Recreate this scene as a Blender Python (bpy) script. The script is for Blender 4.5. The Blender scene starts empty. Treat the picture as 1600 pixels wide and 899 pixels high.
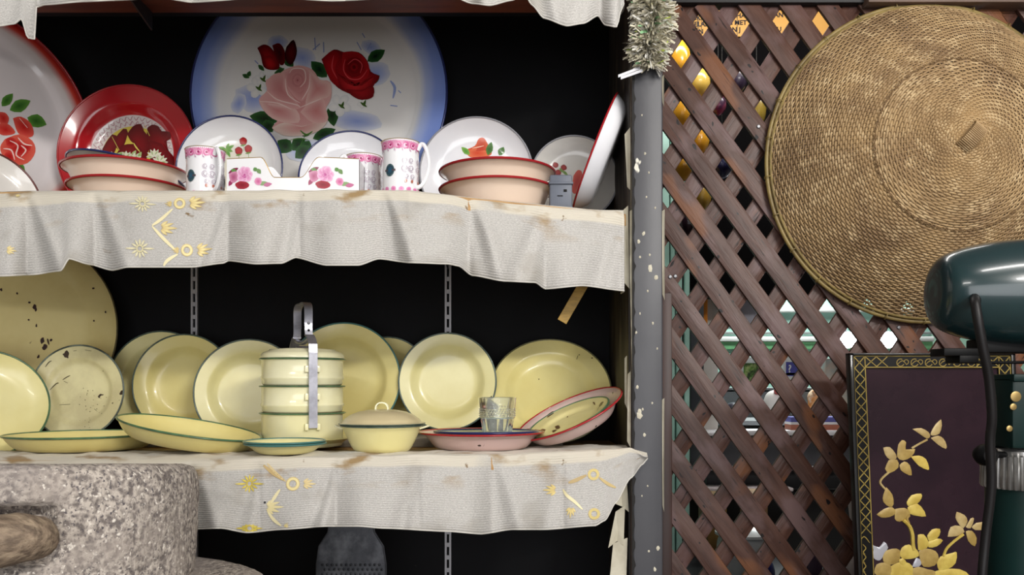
import bpy, bmesh, math, random
import numpy as np
from mathutils import Vector, Matrix, noise

# ------------------------------------------------------------------ camera
F = 1272.0      # focal length in pixels of the 1600x899 frame
YH = 600.0      # image row of the eye level
ZC = 1.35       # eye height
CX = 800.0
scn = bpy.context.scene
COL = scn.collection
camd = bpy.data.cameras.new('camera'); cam = bpy.data.objects.new('camera', camd)
COL.objects.link(cam)
cam.location = (0, 0, ZC); cam.rotation_euler = (math.pi/2, 0, 0)
camd.sensor_width = 36.0; camd.lens = 36.0*F/1600.0
camd.shift_y = (YH-449.5)/1600.0
camd.clip_start = 0.05; camd.clip_end = 60
scn.camera = cam
# ------------------------------------------------------------------ world, lamps, exposure
w = bpy.data.worlds.new('world'); scn.world = w; w.use_nodes = True
w.node_tree.nodes['Background'].inputs[0].default_value = (0.86, 0.93, 1.0, 1)
w.node_tree.nodes['Background'].inputs[1].default_value = 0.16
scn.view_settings.view_transform = 'Standard'; scn.view_settings.look = 'None'
scn.view_settings.exposure = 0.0; scn.view_settings.gamma = 1.0
scn.view_settings.use_curve_mapping = False

def area(name, loc, target, sx, sy, power, col=(1, .97, .93)):
    l = bpy.data.lights.new(name, 'AREA'); l.shape = 'RECTANGLE'; l.size = sx; l.size_y = sy
    l.energy = power; l.color = col
    o = bpy.data.objects.new(name, l); COL.objects.link(o); o.location = loc
    d = Vector(target)-Vector(loc); o.rotation_euler = d.to_track_quat('-Z', 'Y').to_euler()
    return o
# fluorescent ceiling battens of the shop, behind and above the photographer
area('ceiling_tube_far_left', (-1.5, -2.4, 3.05), (-0.3, 1.8, 1.3), 1.25, .16, 26)
area('ceiling_tube_far_right', (2.0, -1.9, 2.95), (0.0, 1.8, 1.3), 1.25, .16, 104)
area('ceiling_tube_near', (1.2, 0.2, 3.0), (0.7, 1.9, 1.3), 1.25, .16, 20)
# soft fill light added to lift the shaded shelves, far behind the photographer
area('frontal_fill', (0.4, -3.7, 1.45), (0.2, 1.8, 1.35), 4.2, 2.3, 120, (.97, .98, 1))
# the lit shop space behind the lattice
area('ceiling_tube_back_room', (1.6, 4.3, 2.95), (1.3, 4.6, 0.9), 1.25, .3, 95, (.93, 1, .97))
area('fill_behind_lattice', (0.8, 2.46, 2.8), (0.8, 3.1, 1.3), 1.25, .16, 15, (1, .97, .93))  # unseen lamp added to brighten the gourds, notice board and mint pillar

# ------------------------------------------------------------------ helpers
def P(px, py, Y):
    return Vector(((px-CX)/F*Y, Y, ZC+(YH-py)/F*Y))
def proj(v):
    return (CX+F*v[0]/v[1], YH-F*(v[2]-ZC)/v[1])
def lin(c):
    return c/12.92 if c <= .04045 else ((c+.055)/1.055)**2.4
def H(h):
    h = h.lstrip('#')
    return tuple(lin(int(h[i:i+2], 16)/255) for i in (0, 2, 4))
def interp(x, pts):
    if x <= pts[0][0]: return pts[0][1]
    for (a, b), (c, d) in zip(pts, pts[1:]):
        if x <= c: return b+(d-b)*(x-a)/(c-a) if c > a else d
    return pts[-1][1]
def sinterp(x, pts):
    if x <= pts[0][0]: return pts[0][1]
    for (a, b), (c, d) in zip(pts, pts[1:]):
        if x <= c:
            t = (x-a)/(c-a) if c > a else 1
            t = t*t*(3-2*t)*.6+t*.4
            return b+(d-b)*t
    return pts[-1][1]

MATS = {}
def mat(name, col, rough=.5, metal=0., coat=0., col2=None, nscale=6., lo=.4, hi=.6, bump=0., bscale=60.,
        spots=None, stretch=(1, 1, 1), alpha=None, trans=0., spec=.5, emis=None, detail=5, col3=None, n3=2.):
    if name in MATS: return MATS[name]
    m = bpy.data.materials.new(name); m.use_nodes = True
    nt = m.node_tree; N = nt.nodes; L = nt.links
    b = N['Principled BSDF']
    c = H(col) if isinstance(col, str) else col
    b.inputs['Base Color'].default_value = (*c, 1)
    b.inputs['Roughness'].default_value = rough; b.inputs['Metallic'].default_value = metal
    b.inputs['Coat Weight'].default_value = coat; b.inputs['Coat Roughness'].default_value = .06
    b.inputs['Specular IOR Level'].default_value = spec
    b.inputs['Transmission Weight'].default_value = trans
    tc = N.new('ShaderNodeTexCoord'); mp = N.new('ShaderNodeMapping'); mp.inputs['Scale'].default_value = stretch
    L.new(tc.outputs['Object'], mp.inputs['Vector'])
    out = None
    def nz(scale, lo, hi, d=detail):
        n = N.new('ShaderNodeTexNoise'); n.inputs['Scale'].default_value = scale; n.inputs['Detail'].default_value = d
        n.inputs['Roughness'].default_value = .6
        L.new(mp.outputs[0], n.inputs['Vector'])
        r = N.new('ShaderNodeMapRange'); r.inputs[1].default_value = lo; r.inputs[2].default_value = hi
        L.new(n.outputs[0], r.inputs[0]); return r.outputs[0]
    def mix(fac, a, bcol):
        x = N.new('ShaderNodeMix'); x.data_type = 'RGBA'; L.new(fac, x.inputs[0])
        if isinstance(a, tuple): x.inputs[6].default_value = (*a, 1)
        else: L.new(a, x.inputs[6])
        x.inputs[7].default_value = (*bcol, 1); return x.outputs[2]
    out = c
    if col2: out = mix(nz(nscale, lo, hi), out, H(col2))
    if col3: out = mix(nz(n3, .5, .68), out, H(col3))
    if spots:                      # (colour, scale, threshold)
        out = mix(nz(spots[1], spots[2], spots[2]+.015, 2), out, H(spots[0]))
    if not isinstance(out, tuple): L.new(out, b.inputs['Base Color'])
    if bump:
        n = N.new('ShaderNodeTexNoise'); n.inputs['Scale'].default_value = bscale; n.inputs['Detail'].default_value = 4
        L.new(mp.outputs[0], n.inputs['Vector'])
        bp = N.new('ShaderNodeBump'); bp.inputs['Strength'].default_value = bump; bp.inputs['Distance'].default_value = .004
        L.new(n.outputs[0], bp.inputs['Height']); L.new(bp.outputs[0], b.inputs['Normal'])
    if emis:
        b.inputs['Emission Color'].default_value = (*H(emis[0]), 1); b.inputs['Emission Strength'].default_value = emis[1]
    MATS[name] = m; return m

def mk(name, verts, faces, material=None, parent=None, smooth=True, kind=None, sharp=None):
    me = bpy.data.meshes.new(name)
    me.from_pydata([tuple(v) for v in verts], [], faces)
    if smooth: me.polygons.foreach_set('use_smooth', [True]*len(me.polygons))
    if material:
        me.materials.append(material)
    me.validate(); me.update()
    if smooth and sharp: me.set_sharp_from_angle(angle=math.radians(sharp))
    o = bpy.data.objects.new(name, me); COL.objects.link(o)
    if parent: o.parent = parent
    if kind: o['kind'] = kind
    return o
def tag(o, label, cat, group=None, kind=None):
    if label: o['label'] = label
    if cat: o['category'] = cat
    if group: o['group'] = group
    if kind: o['kind'] = kind
    return o
def thing(name, label, cat, M=None, group=None):
    e = bpy.data.objects.new(name, None); COL.objects.link(e); e.empty_display_size = .03
    if M is not None: e.matrix_world = M
    return tag(e, label, cat, group)

class MB:
    """collects shapes into one mesh"""
    def __init__(s): s.v = []; s.f = []
    def add(s, vs, fs, M=None):
        n = len(s.v)
        s.v += [(M @ Vector(v)) if M is not None else Vector(v) for v in vs]
        s.f += [tuple(i+n for i in f) for f in fs]; return s
    def box(s, x0, x1, y0, y1, z0, z1, M=None, b=0.):
        if b <= 0:
            vs = [(x, y, z) for z in (z0, z1) for x, y in ((x0, y0), (x1, y0), (x1, y1), (x0, y1))]
            fs = [(3, 2, 1, 0), (4, 5, 6, 7), (0, 1, 5, 4), (1, 2, 6, 5), (2, 3, 7, 6), (3, 0, 4, 7)]
            return s.add(vs, fs, M)
        bm = bmesh.new(); bmesh.ops.create_cube(bm, size=1)
        for v in bm.verts: v.co = Vector(((x0+x1)/2+v.co.x*(x1-x0), (y0+y1)/2+v.co.y*(y1-y0), (z0+z1)/2+v.co.z*(z1-z0)))
        bmesh.ops.bevel(bm, geom=bm.edges[:], offset=b, segments=2, affect='EDGES', profile=.5)
        bm.verts.index_update()
        vs = [v.co.copy() for v in bm.verts]; fs = [tuple(v.index for v in f.verts) for f in bm.faces]; bm.free()
        return s.add(vs, fs, M)
    def lathe(s, prof, n=48, M=None):
        vs, fs = lathe(prof, n); return s.add(vs, fs, M)
    def tube(s, pts, r, n=8, M=None, closed=False, caps=True):
        vs, fs = tube(pts, r, n, closed, caps); return s.add(vs, fs, M)
    def prism(s, poly, z0, z1, M=None):
        n = len(poly)
        vs = [(x, y, z0) for x, y in poly]+[(x, y, z1) for x, y in poly]
        fs = [tuple(range(n-1, -1, -1)), tuple(range(n, 2*n))]+[(i, (i+1) % n, n+(i+1) % n, n+i) for i in range(n)]
        return s.add(vs, fs, M)
    def build(s, name, m, parent=None, smooth=True, kind=None, sharp=40):
        return mk(name, s.v, s.f, m, parent, smooth, kind, sharp)

def lathe(prof, n=48):
    vs = []; fs = []; rows = []
    for r, z in prof:
        if r < 1e-6: vs.append((0, 0, z)); rows.append((len(vs)-1,))
        else:
            a = len(vs)
            for i in range(n):
                t = 2*math.pi*i/n; vs.append((r*math.cos(t), r*math.sin(t), z))
            rows.append(tuple(range(a, a+n)))
    for A, B in zip(rows, rows[1:]):
        for i in range(n):
            j = (i+1) % n
            if len(A) == 1 and len(B) == 1: continue
            if len(A) == 1: fs.append((A[0], B[i], B[j]))
            elif len(B) == 1: fs.append((A[i], B[0], A[j]))
            else: fs.append((A[i], B[i], B[j], A[j]))
    return vs, fs
def tube(pts, r, n=8, closed=False, caps=True):
    pts = [Vector(p) for p in pts]; m = len(pts); vs = []; fs = []
    rr = r if isinstance(r, (list, tuple)) else [r]*m
    up = None
    for i, p in enumerate(pts):
        a = pts[(i-1) % m] if (closed or i > 0) else p
        b = pts[(i+1) % m] if (closed or i < m-1) else p
        d = (b-a).normalized()
        if up is None:
            up = Vector((0, 0, 1)) if abs(d.z) < .9 else Vector((1, 0, 0))
        s1 = d.cross(up).normalized(); u1 = s1.cross(d).normalized(); up = u1
        for k in range(n):
            t = 2*math.pi*k/n; vs.append(p+rr[i]*(math.cos(t)*s1+math.sin(t)*u1))
    for i in range(m if closed else m-1):
        j = (i+1) % m
        for k in range(n):
            l = (k+1) % n; fs.append((i*n+k, i*n+l, j*n+l, j*n+k))
    if caps and not closed:
        fs.append(tuple(range(n-1, -1, -1))); fs.append(tuple((m-1)*n+k for k in range(n)))
    return vs, fs
def smoothline(pts, n=6):
    """Catmull-Rom through points"""
    pts = [Vector(p) for p in pts]; out = []
    for i in range(len(pts)-1):
        p0 = pts[max(i-1, 0)]; p1 = pts[i]; p2 = pts[i+1]; p3 = pts[min(i+2, len(pts)-1)]
        for k in range(n):
            t = k/n
            out.append(.5*((2*p1)+(p2-p0)*t+(2*p0-5*p1+4*p2-p3)*t*t+(3*p1-p0-3*p2+p3)*t**3))
    out.append(pts[-1]); return out

# ------------------------------------------------------------------ flat prints: coloured outlines laid onto a surface
def paintmat(name='print_paint', rough=.22, coat=.3, metal=0.):
    if name in MATS: return MATS[name]
    m = bpy.data.materials.new(name); m.use_nodes = True; nt = m.node_tree
    b = nt.nodes['Principled BSDF']; b.inputs['Roughness'].default_value = rough; b.inputs['Coat Weight'].default_value = coat
    b.inputs['Metallic'].default_value = metal
    a = nt.nodes.new('ShaderNodeAttribute'); a.attribute_name = 'Col'
    nt.links.new(a.outputs['Color'], b.inputs['Base Color'])
    MATS[name] = m; return m
class Motif:
    """2-D coloured shapes; conv(px,py,layer) puts them on a surface"""
    def __init__(s): s.v = []; s.f = []; s.c = []; s.l = 0
    def fan(s, pts, cen, cin, cout, rings=2):
        s.l += 1; n = len(pts); a = len(s.v); cin = H(cin); cout = H(cout)
        s.v.append((*cen, s.l)); s.c.append(cin)
        for k in range(1, rings+1):
            t = k/rings
            for p in pts:
                s.v.append((cen[0]+(p[0]-cen[0])*t, cen[1]+(p[1]-cen[1])*t, s.l))
                s.c.append(tuple(cin[i]+(cout[i]-cin[i])*t**1.4 for i in range(3)))
        for i in range(n):
            j = (i+1) % n; s.f.append((a, a+1+i, a+1+j))
            for k in range(rings-1):
                o = a+1+k*n; s.f.append((o+i, o+n+i, o+n+j, o+j))
        return s
    def poly(s, pts, cin, cout=None, sm=3):
        q = [Vector((*p, 0)) for p in pts]
        if sm: q = smoothline(q+[q[0]], sm)[:-1]
        q = [(p.x, p.y) for p in q]
        cen = (sum(p[0] for p in q)/len(q), sum(p[1] for p in q)/len(q))
        return s.fan(q, cen, cin, cout or cin)
    def ell(s, cx, cy, rx, ry, cin, cout=None, ang=0, n=16, wob=0, seed=0):
        R = random.Random(seed); ca, sa = math.cos(ang), math.sin(ang); pts = []
        for i in range(n):
            t = 2*math.pi*i/n; k = 1+wob*R.uniform(-1, 1)
            x = rx*k*math.cos(t); y = ry*k*math.sin(t)
            pts.append((cx+x*ca-y*sa, cy+x*sa+y*ca))
        return s.fan(pts, (cx, cy), cin, cout or cin)
    def ring(s, cx, cy, r0, r1, col, n=20, a0=0, a1=2*math.pi):
        s.l += 1; a = len(s.v); c = H(col)
        for i in range(n+1):
            t = a0+(a1-a0)*i/n
            for r in (r0, r1):
                s.v.append((cx+r*math.cos(t), cy+r*math.sin(t), s.l)); s.c.append(c)
        for i in range(n): s.f.append((a+2*i, a+2*i+1, a+2*i+3, a+2*i+2))
        return s
    def leaf(s, x0, y0, x1, y1, wd, cin, cout=None, tip=.5):
        dx, dy = x1-x0, y1-y0; L = math.hypot(dx, dy) or 1; nx, ny = -dy/L*wd, dx/L*wd; pts = []
        for t, k in ((0, 0), (.15, .55), (.4, 1), (.65, .85), (.85, .45), (1, 0), (.85, -.45), (.65, -.85), (.4, -1), (.15, -.55)):
            pts.append((x0+dx*t+nx*k, y0+dy*t+ny*k))
        return s.fan(pts, (x0+dx*.45, y0+dy*.45), cin, cout or cin)
    def stroke(s, pts, wd, col, sm=4, taper=True):
        s.l += 1; a = len(s.v); c = H(col)
        q = [Vector((*p, 0)) for p in pts]
        if sm and len(q) > 2: q = smoothline(q, sm)
        m = len(q)
        for i, p in enumerate(q):
            d = (q[min(i+1, m-1)]-q[max(i-1, 0)])
            if d.length < 1e-9: d = Vector((1, 0, 0))
            d.normalize(); k = wd*(math.sin(math.pi*(.12+.76*i/max(m-1, 1))) if taper else 1)/2
            for sg in (-1, 1):
                s.v.append((p.x-d.y*k*sg, p.y+d.x*k*sg, s.l)); s.c.append(c)
        for i in range(m-1): s.f.append((a+2*i, a+2*i+1, a+2*i+3, a+2*i+2))
        return s
    def rose(s, cx, cy, r, dark, mid, light, seed=1, outline=None):
        R = random.Random(seed)
        for k in range(7):
            t = k*2*math.pi/7+R.uniform(-.2, .2)
            s.ell(cx+.52*r*math.cos(t), cy+.52*r*math.sin(t), .52*r, .46*r, mid, light, t, 12, .06, seed+k)
        for k in range(5):
            t = k*2*math.pi/5+.4
            s.ell(cx+.28*r*math.cos(t), cy+.28*r*math.sin(t), .33*r, .27*r, dark, mid, t+1.57, 10, .05, seed+k)
        s.ell(cx, cy, .26*r, .26*r, dark, mid)
        for rr in (.16, .3, .45):
            s.ring(cx, cy, rr*r, (rr+.05)*r, light, 9, R.uniform(0, 6), R.uniform(7, 9.5))
        return s
    def build(s, name, conv, parent=None, material=None, off=.0004, step=.00004):
        vs = [conv(x, y, off+step*l) for x, y, l in s.v]
        me = bpy.data.meshes.new(name); me.from_pydata([tuple(v) for v in vs], [], s.f)
        at = me.color_attributes.new('Col', 'FLOAT_COLOR', 'POINT')
        at.data.foreach_set('color', [q for c in s.c for q in (*c, 1)])
        me.materials.append(material or paintmat()); me.validate(); me.update()
        me.polygons.foreach_set('use_smooth', [True]*len(me.polygons))
        o = bpy.data.objects.new(name, me); COL.objects.link(o)
        if parent: o.parent = parent
        return o
def text_mesh(name, txt, size, M, material, parent=None, ext=.0004):
    cu = bpy.data.curves.new(name, 'FONT'); cu.body = txt; cu.size = size; cu.align_x = 'CENTER'; cu.align_y = 'CENTER'
    cu.extrude = ext; cu.offset = size*.02
    t = bpy.data.objects.new(name+'_tmp', cu); COL.objects.link(t)
    bpy.context.view_layer.update()
    me = bpy.data.meshes.new_from_object(t.evaluated_get(bpy.context.evaluated_depsgraph_get()))
    bpy.data.objects.remove(t)
    me.name = name; me.materials.clear(); me.materials.append(material)
    o = bpy.data.objects.new(name, me); COL.objects.link(o)
    me.transform(M)
    if parent: o.parent = parent
    return o

# ------------------------------------------------------------------ dishes
PROF = {   # inner surface, height over radius as fractions of the rim radius
    'plate':  [(0, 0), (.56, 0), (.64, .02), (.72, .085), (.78, .105), (1, .15)],
    'soup':   [(0, 0), (.55, .0), (.66, .05), (.75, .15), (.80, .17), (1, .21)],
    'coupe':  [(0, 0), (.60, .0), (.76, .045), (.90, .14), (1, .235)],
    'bigtray': [(0, 0), (.72, .0), (.78, .03), (.83, .055), (.95, .08), (1, .075)],
    'tray':   [(0, 0), (.74, 0), (.84, .045), (.92, .13), (.98, .23), (1, .24)],
    'pan':    [(0, 0), (.66, 0), (.74, .03), (.86, .2), (.90, .235), (1, .27)],
    'bowl':   [(0, 0), (.55, 0), (.66, .06), (.80, .32), (.88, .41), (1, .46)],
    'saucer': [(0, 0), (.58, 0), (.70, .05), (.88, .20), (1, .25)],
    'basin':  [(0, 0), (.72, .02), (.84, .09), (.90, .2), (.95, .255), (1, .265)],
}
def chaikin(p, it=2):
    for _ in range(it):
        q = [p[0]]
        for a, b in zip(p, p[1:]):
            q += [(a[0]*.75+b[0]*.25, a[1]*.75+b[1]*.25), (a[0]*.25+b[0]*.75, a[1]*.25+b[1]*.75)]
        q.append(p[-1]); p = q
    out = [p[0]]
    for a in p[1:]:
        if abs(a[0]-out[-1][0])+abs(a[1]-out[-1][1]) > .004: out.append(a)
    return out
def frame(n, O, upref=(0, 0, 1)):
    n = Vector(n).normalized(); up = Vector(upref)
    x = up.cross(n)
    if x.length < 1e-4: x = Vector((1, 0, 0))
    x.normalize(); y = n.cross(x)
    return Matrix(((x.x, y.x, n.x, O[0]), (x.y, y.y, n.y, O[1]), (x.z, y.z, n.z, O[2]), (0, 0, 0, 1)))
def nyaw(yaw, th):
    return Vector((math.sin(yaw)*math.cos(th), -math.cos(yaw)*math.cos(th), math.sin(th)))
def dish(name, label, cat, R, kind, body, rim, M, group=None, rr=.0022, under=None, t=.0018, n=72, hs=1.):
    prof = chaikin(PROF[kind]); prof = [(r*R, z*R*hs) for r, z in prof]
    e = thing(name, label, cat, M, group)
    z0 = t
    inner = [(r, z+z0) for r, z in prof]
    outer = []
    for i, (r, z) in enumerate(inner):
        a = inner[max(i-1, 0)]; b = inner[min(i+1, len(inner)-1)]
        dr, dz = b[0]-a[0], b[1]-a[1]; L = math.hypot(dr, dz) or 1
        outer.append((max(r+dz/L*t, 0), z-dr/L*t))
    outer[0] = (0, outer[0][1])
    if under is None:
        MB().lathe(inner+outer[::-1], n).build('body', body, e, sharp=None)
    else:
        MB().lathe(inner, n).build('inside', body, e, sharp=None)
        MB().lathe(outer[::-1], n).build('outside', under, e, sharp=None)
    zr = inner[-1][1]-t*.4
    pr = [(R+rr*math.cos(a), zr+rr*math.sin(a)) for a in [2*math.pi*k/8 for k in range(9)]]
    MB().lathe(pr, n).build('rim', rim, e, sharp=None)
    e['_']=0; del e['_']
    info = dict(e=e, M=M.copy(), R=R, zr=zr, prof=inner, cut=None)
    return info
def on_dish(d):
    """conv for motifs traced in photo pixels: pixel ray meets the dish floor plane"""
    Mi = d['M'].inverted(); o = Mi @ Vector((0, 0, ZC)); R = d['R']; prof = d['prof']
    def conv(px, py, off):
        p = Mi @ P(px, py, 1.5); dr = p-o; t = (prof[0][1]-o.z)/dr.z; q = o+dr*t
        for _ in range(4):
            r = math.hypot(q.x, q.y); zz = interp(min(r, R), prof); t = (zz-o.z)/dr.z; q = o+dr*t
        r = math.hypot(q.x, q.y)
        return (q.x, q.y, interp(min(r, R), prof)+off)
    return conv
def zrim(kind, R, t=.0018, hs=1.): return PROF[kind][-1][1]*R*hs+t*.6
def lean(cx, ytop, a, Yc, zbase, kind, yaw=0., th=None, verbose=''):
    """a dish standing on its rim at zbase: returns R, M"""
    yaw = math.radians(yaw); R = a*Yc/F/math.cos(yaw)
    zr = zrim(kind, R)
    def top(t, lift=0.):
        zc_ = zbase+lift+R*math.cos(t)+.002
        return YH-F*(zc_+R*math.cos(t)-ZC)/(Yc+R*math.sin(t)*math.cos(yaw))
    lift = 0.
    if th is None:
        lo, hi = math.radians(2), math.radians(48)
        if top(lo) > ytop: th_ = math.radians(4); lift = (top(th_)-ytop)*Yc/F
        else:
            for _ in range(40):
                m = (lo+hi)/2
                if top(m) < ytop: lo = m
                else: hi = m
            th_ = lo
    else:
        th_ = math.radians(th); lift = (top(th_)-ytop)*Yc/F
    n = nyaw(yaw, th_)
    C = Vector(((cx-CX)/F*Yc, Yc, zbase+lift+R*math.cos(th_)+.002))     # centre of the rim circle
    O = C-n*zr
    print('LEAN %-28s R=%.3f lean=%.1f lift=%.3f topY=%.3f botY=%.3f' % (verbose, R, math.degrees(th_), lift, Yc+R*math.sin(th_), Yc-R*math.sin(th_)))
    return R, frame(n, O)
def flat(cx, Y, z, n=(0, 0, 1), rot=0.):
    return frame(n, ((cx-CX)/F*Y, Y, z), (0, 1, .001)) @ Matrix.Rotation(rot, 4, 'Z')

# ------------------------------------------------------------------ materials
YEL = mat('yellow_enamel', '#E8DC98', .3, coat=.18, col2='#E0D188', nscale=4)
YEL2 = mat('pale_yellow_enamel', '#E9E1A8', .3, coat=.18, col2='#E1D798', nscale=5)
YWORN = mat('worn_yellow_enamel', '#DCD5A6', .34, coat=.12, col2='#C8BF94', nscale=9, spots=('#3A2A1E', 30, .70))
YTRAY = mat('old_yellow_enamel', '#D8CB90', .3, coat=.2, col2='#C9B97C', nscale=3, spots=('#2C1712', 17, .735))
YCHIP = mat('chipped_yellow_enamel', '#E0D59A', .22, coat=.3, col2='#D8CB8C', nscale=5, spots=('#4A2E1C', 20, .715))
CREAM = mat('cream_enamel', '#EAE6C2', .22, coat=.3, col2='#E5DFB2', nscale=5)
TAUPE = mat('dulled_cream_enamel', '#CDBF98', .3, coat=.2, col2='#C3B48E', nscale=6)
WHITE = mat('white_enamel', '#E6E6EA', .16, coat=.5, col2='#DFE0E6', nscale=4)
WHITE2 = mat('grey_white_enamel', '#D6D3CE', .2, coat=.4, col2='#CCC9C2', nscale=4)
PINK = mat('pink_beige_enamel', '#E6D2C0', .24, coat=.3, col2='#DFC9B6', nscale=4)
PINK2 = mat('mauve_pink_enamel', '#D6BCB4', .24, coat=.3, col2='#CDB0AA', nscale=4, spots=('#3A2A26', 30, .73))
GREEN = mat('green_rim', '#557A55', .3, coat=.2, col2='#3E5C46', nscale=30)
DGREEN = mat('dark_green_rim', '#3F514B', .3, coat=.2, col2='#59695E', nscale=30)
TEAL = mat('teal_rim', '#41726E', .3, coat=.2)
BLUE = mat('navy_rim', '#28305E', .25, coat=.3)
RED = mat('red_rim', '#A01F26', .25, coat=.3)
REDB = mat('red_enamel', '#B3131F', .16, coat=.5, col2='#A50F1A', nscale=3)
BLACK = mat('black_panel', '#08080A', .75, col2='#0D0D10', nscale=3, spec=.2)
DARKWOOD = mat('dark_red_wood', '#7A3E22', .55, col2='#5E2C18', nscale=3, stretch=(1, 6, 1))
WOOD = mat('shelf_wood', '#B08A58', .6, col2='#9A7444', nscale=5, stretch=(1, 12, 12))
STEEL = mat('grey_steel', '#8D8D90', .45, metal=.6, col2='#6F6F72', nscale=20)
ALU = mat('aluminium', '#B4B4BE', .38, metal=.75, col2='#9C9CA6', nscale=25, bump=.06, bscale=120)
PORC = mat('white_porcelain', '#E9E9EC', .1, coat=.6)
GOLD = mat('gold_trim', '#C9A24C', .3, metal=.7)

ZL = ZC-.150     # lower shelf, cloth surface
ZU = ZC+.375     # upper shelf
ZT = ZC+.895     # shelf above the frame
YB = 2.16        # back panel
def frontY(px): 
    t = max(0., (px-640)/335.); return min(1.59+.2*t, 1.769)
def setbase(e, L):
    L = Vector(L); e.location = L; T = Matrix.Translation(-L)
    for c in e.children_recursive: c.data.transform(T)

# ================================================================== SETTING
XJ = .262        # inner face of the right side of the cabinet
fl = MB().box(-3, 5, -4, 7, -.05, 0).build('floor', mat('floor_tiles', '#6E655C', .6, col2='#5A524B', nscale=3), None, False); fl['kind'] = 'structure'
ce = MB().box(-3, 5, -4, 7, 3.2, 3.25).build('ceiling', mat('ceiling_paint', '#B9B4AA', .8, col2='#AAA59C', nscale=3), None, False); ce['kind'] = 'structure'
wb = MB().box(-3, 5, 6.0, 6.1, 0, 3.2).build('wall_back', mat('mint_wall', '#8FB8A6', .7, col2='#A5C9B6', nscale=1.2), None, False); wb['kind'] = 'structure'
wl = MB().box(-3.05, -3, -4, 7, 0, 3.2).build('wall_left', mat('side_wall', '#8E8A84', .8), None, False); wl['kind'] = 'structure'
wf = MB().box(-3, 5, -4.05, -4, 0, 3.2).build('wall_front', MATS['side_wall'], None, False); wf['kind'] = 'structure'
wr = MB().box(5, 5.05, -4, 7, 0, 3.2).build('wall_right', MATS['side_wall'], None, False); wr['kind'] = 'structure'

# ---- cabinet with its shelves
cab = thing('display_cabinet', 'black backed wooden display cabinet with three cloth-edged shelves and a dark grey chipped post', 'cabinet')
MB().box(-1.7, XJ+.02, YB, YB+.02, 0, 2.6).build('back_panel', BLACK, cab, False)
SIDE = mat('side_board', '#2A2018', .6, col2='#18130F', nscale=5, stretch=(3, 3, .5), col3='#5A5040', n3=9)
MB().box(XJ-.004, XJ, 1.80, YB, 0, 2.6).build('side_board', SIDE, cab, False)
MB().box(-1.7, XJ-.005, 1.905, 1.925, ZT-.026, 2.6).build('upper_light_block', BLACK, cab, False)  # unseen board added to keep light off the top of the blue tray
def shelfpoly(back):
    return [(-1.7, 1.592), ((600-CX)/F*1.592, 1.592), ((690-CX)/F*1.615, 1.615), (.2465, 1.795), (XJ-.005, 1.80), (XJ-.005, back), (-1.7, back)]
for z, back, m in ((ZL, YB-.001, WOOD), (ZU, YB-.001, WOOD), (ZT, 1.905, DARKWOOD)):
    MB().prism(shelfpoly(back), z-.026, z).build('shelf', m, cab, False)
MB().box(-1.2, .12, 1.92, YB-.002, ZL, ZL+.022, b=.002).build('plate_ledge', mat('ledge_cloth', '#8C8373', .9, col2='#6E675B', nscale=6), cab, False)
# post with flaking dark grey paint
POST = mat('grey_post_paint', '#46464A', .45, col2='#3B3B40', nscale=3, spots=('#DAD6C8', 26, .735), stretch=(1, 1, .6), bump=.15, bscale=25)
px0, px1 = (989-CX)/F*1.775, (1036-CX)/F*1.775
bm = MB(); bm.box(px0, px1, 1.775, YB+.02, 0, 2.6, b=.004)
post = bm.build('post', POST, cab, True, sharp=50)
MB().box(XJ-.001, px0+.002, 1.79, YB, 0, 2.6).build('inner_stile', mat('brown_stile', '#4B3A2E', .6, col2='#2B211A', nscale=6, stretch=(4, 4, .6), col3='#8E8672', n3=12), cab, False)
# cream paint peeling away in curled strips along the inner edge and chips on the face
CPAINT = mat('cream_paint', '#C9C3B0', .6, col2='#B5AE9A', nscale=12)
rng = random.Random(4)
def flake(pts, Y, mtl=CPAINT, curl=.006, name='paint_flake'):
    q = [P(x, y, Y) for x, y in pts]; n = len(q); c = sum(q, Vector())/n
    vs = [v.copy() for v in q]+[v+Vector((0, .0016, 0)) for v in q]
    for i in range(n):
        k = curl*math.sin(i*2.1); vs[i].y -= abs(k); vs[i+n].y -= abs(k)
    vs += [c-Vector((0, .001, 0)), c+Vector((0, .001, 0))]
    fs = [(2*n, (i+1) % n, i) for i in range(n)]+[(2*n+1, n+i, n+(i+1) % n) for i in range(n)]+[(i, (i+1) % n, n+(i+1) % n, n+i) for i in range(n)]
    return mk(name, vs, fs, mtl, cab, False)
for pts, Y in (([(984, 330), (988, 328), (988, 640), (984, 420)], 1.786),
               ([(976, 210), (984, 200), (986, 300), (980, 292)], 1.80),
               ([(972, 330), (981, 322), (983, 452), (974, 440)], 1.80),
               ([(966, 760), (978, 735), (982, 800), (972, 792), (958, 786)], 1.80),
               ([(962, 800), (976, 790), (974, 852), (964, 846), (950, 856)], 1.80),
               ([(958, 850), (980, 840), (978, 912), (952, 912)], 1.80),
               ([(981, 585), (985, 580), (985, 700), (980, 690)], 1.79),
               ([(976, 560), (979, 556), (980, 640), (976, 630)], 1.81),
               ([(1034.5, 330), (1038, 328), (1038, 470), (1035, 460)], 1.774),
               ([(1034.5, 625), (1037.5, 622), (1037, 800), (1035, 790)], 1.774),
               ([(1034, 120), (1037, 118), (1037, 168), (1035, 160)], 1.774)):
    flake(pts, Y)
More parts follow.
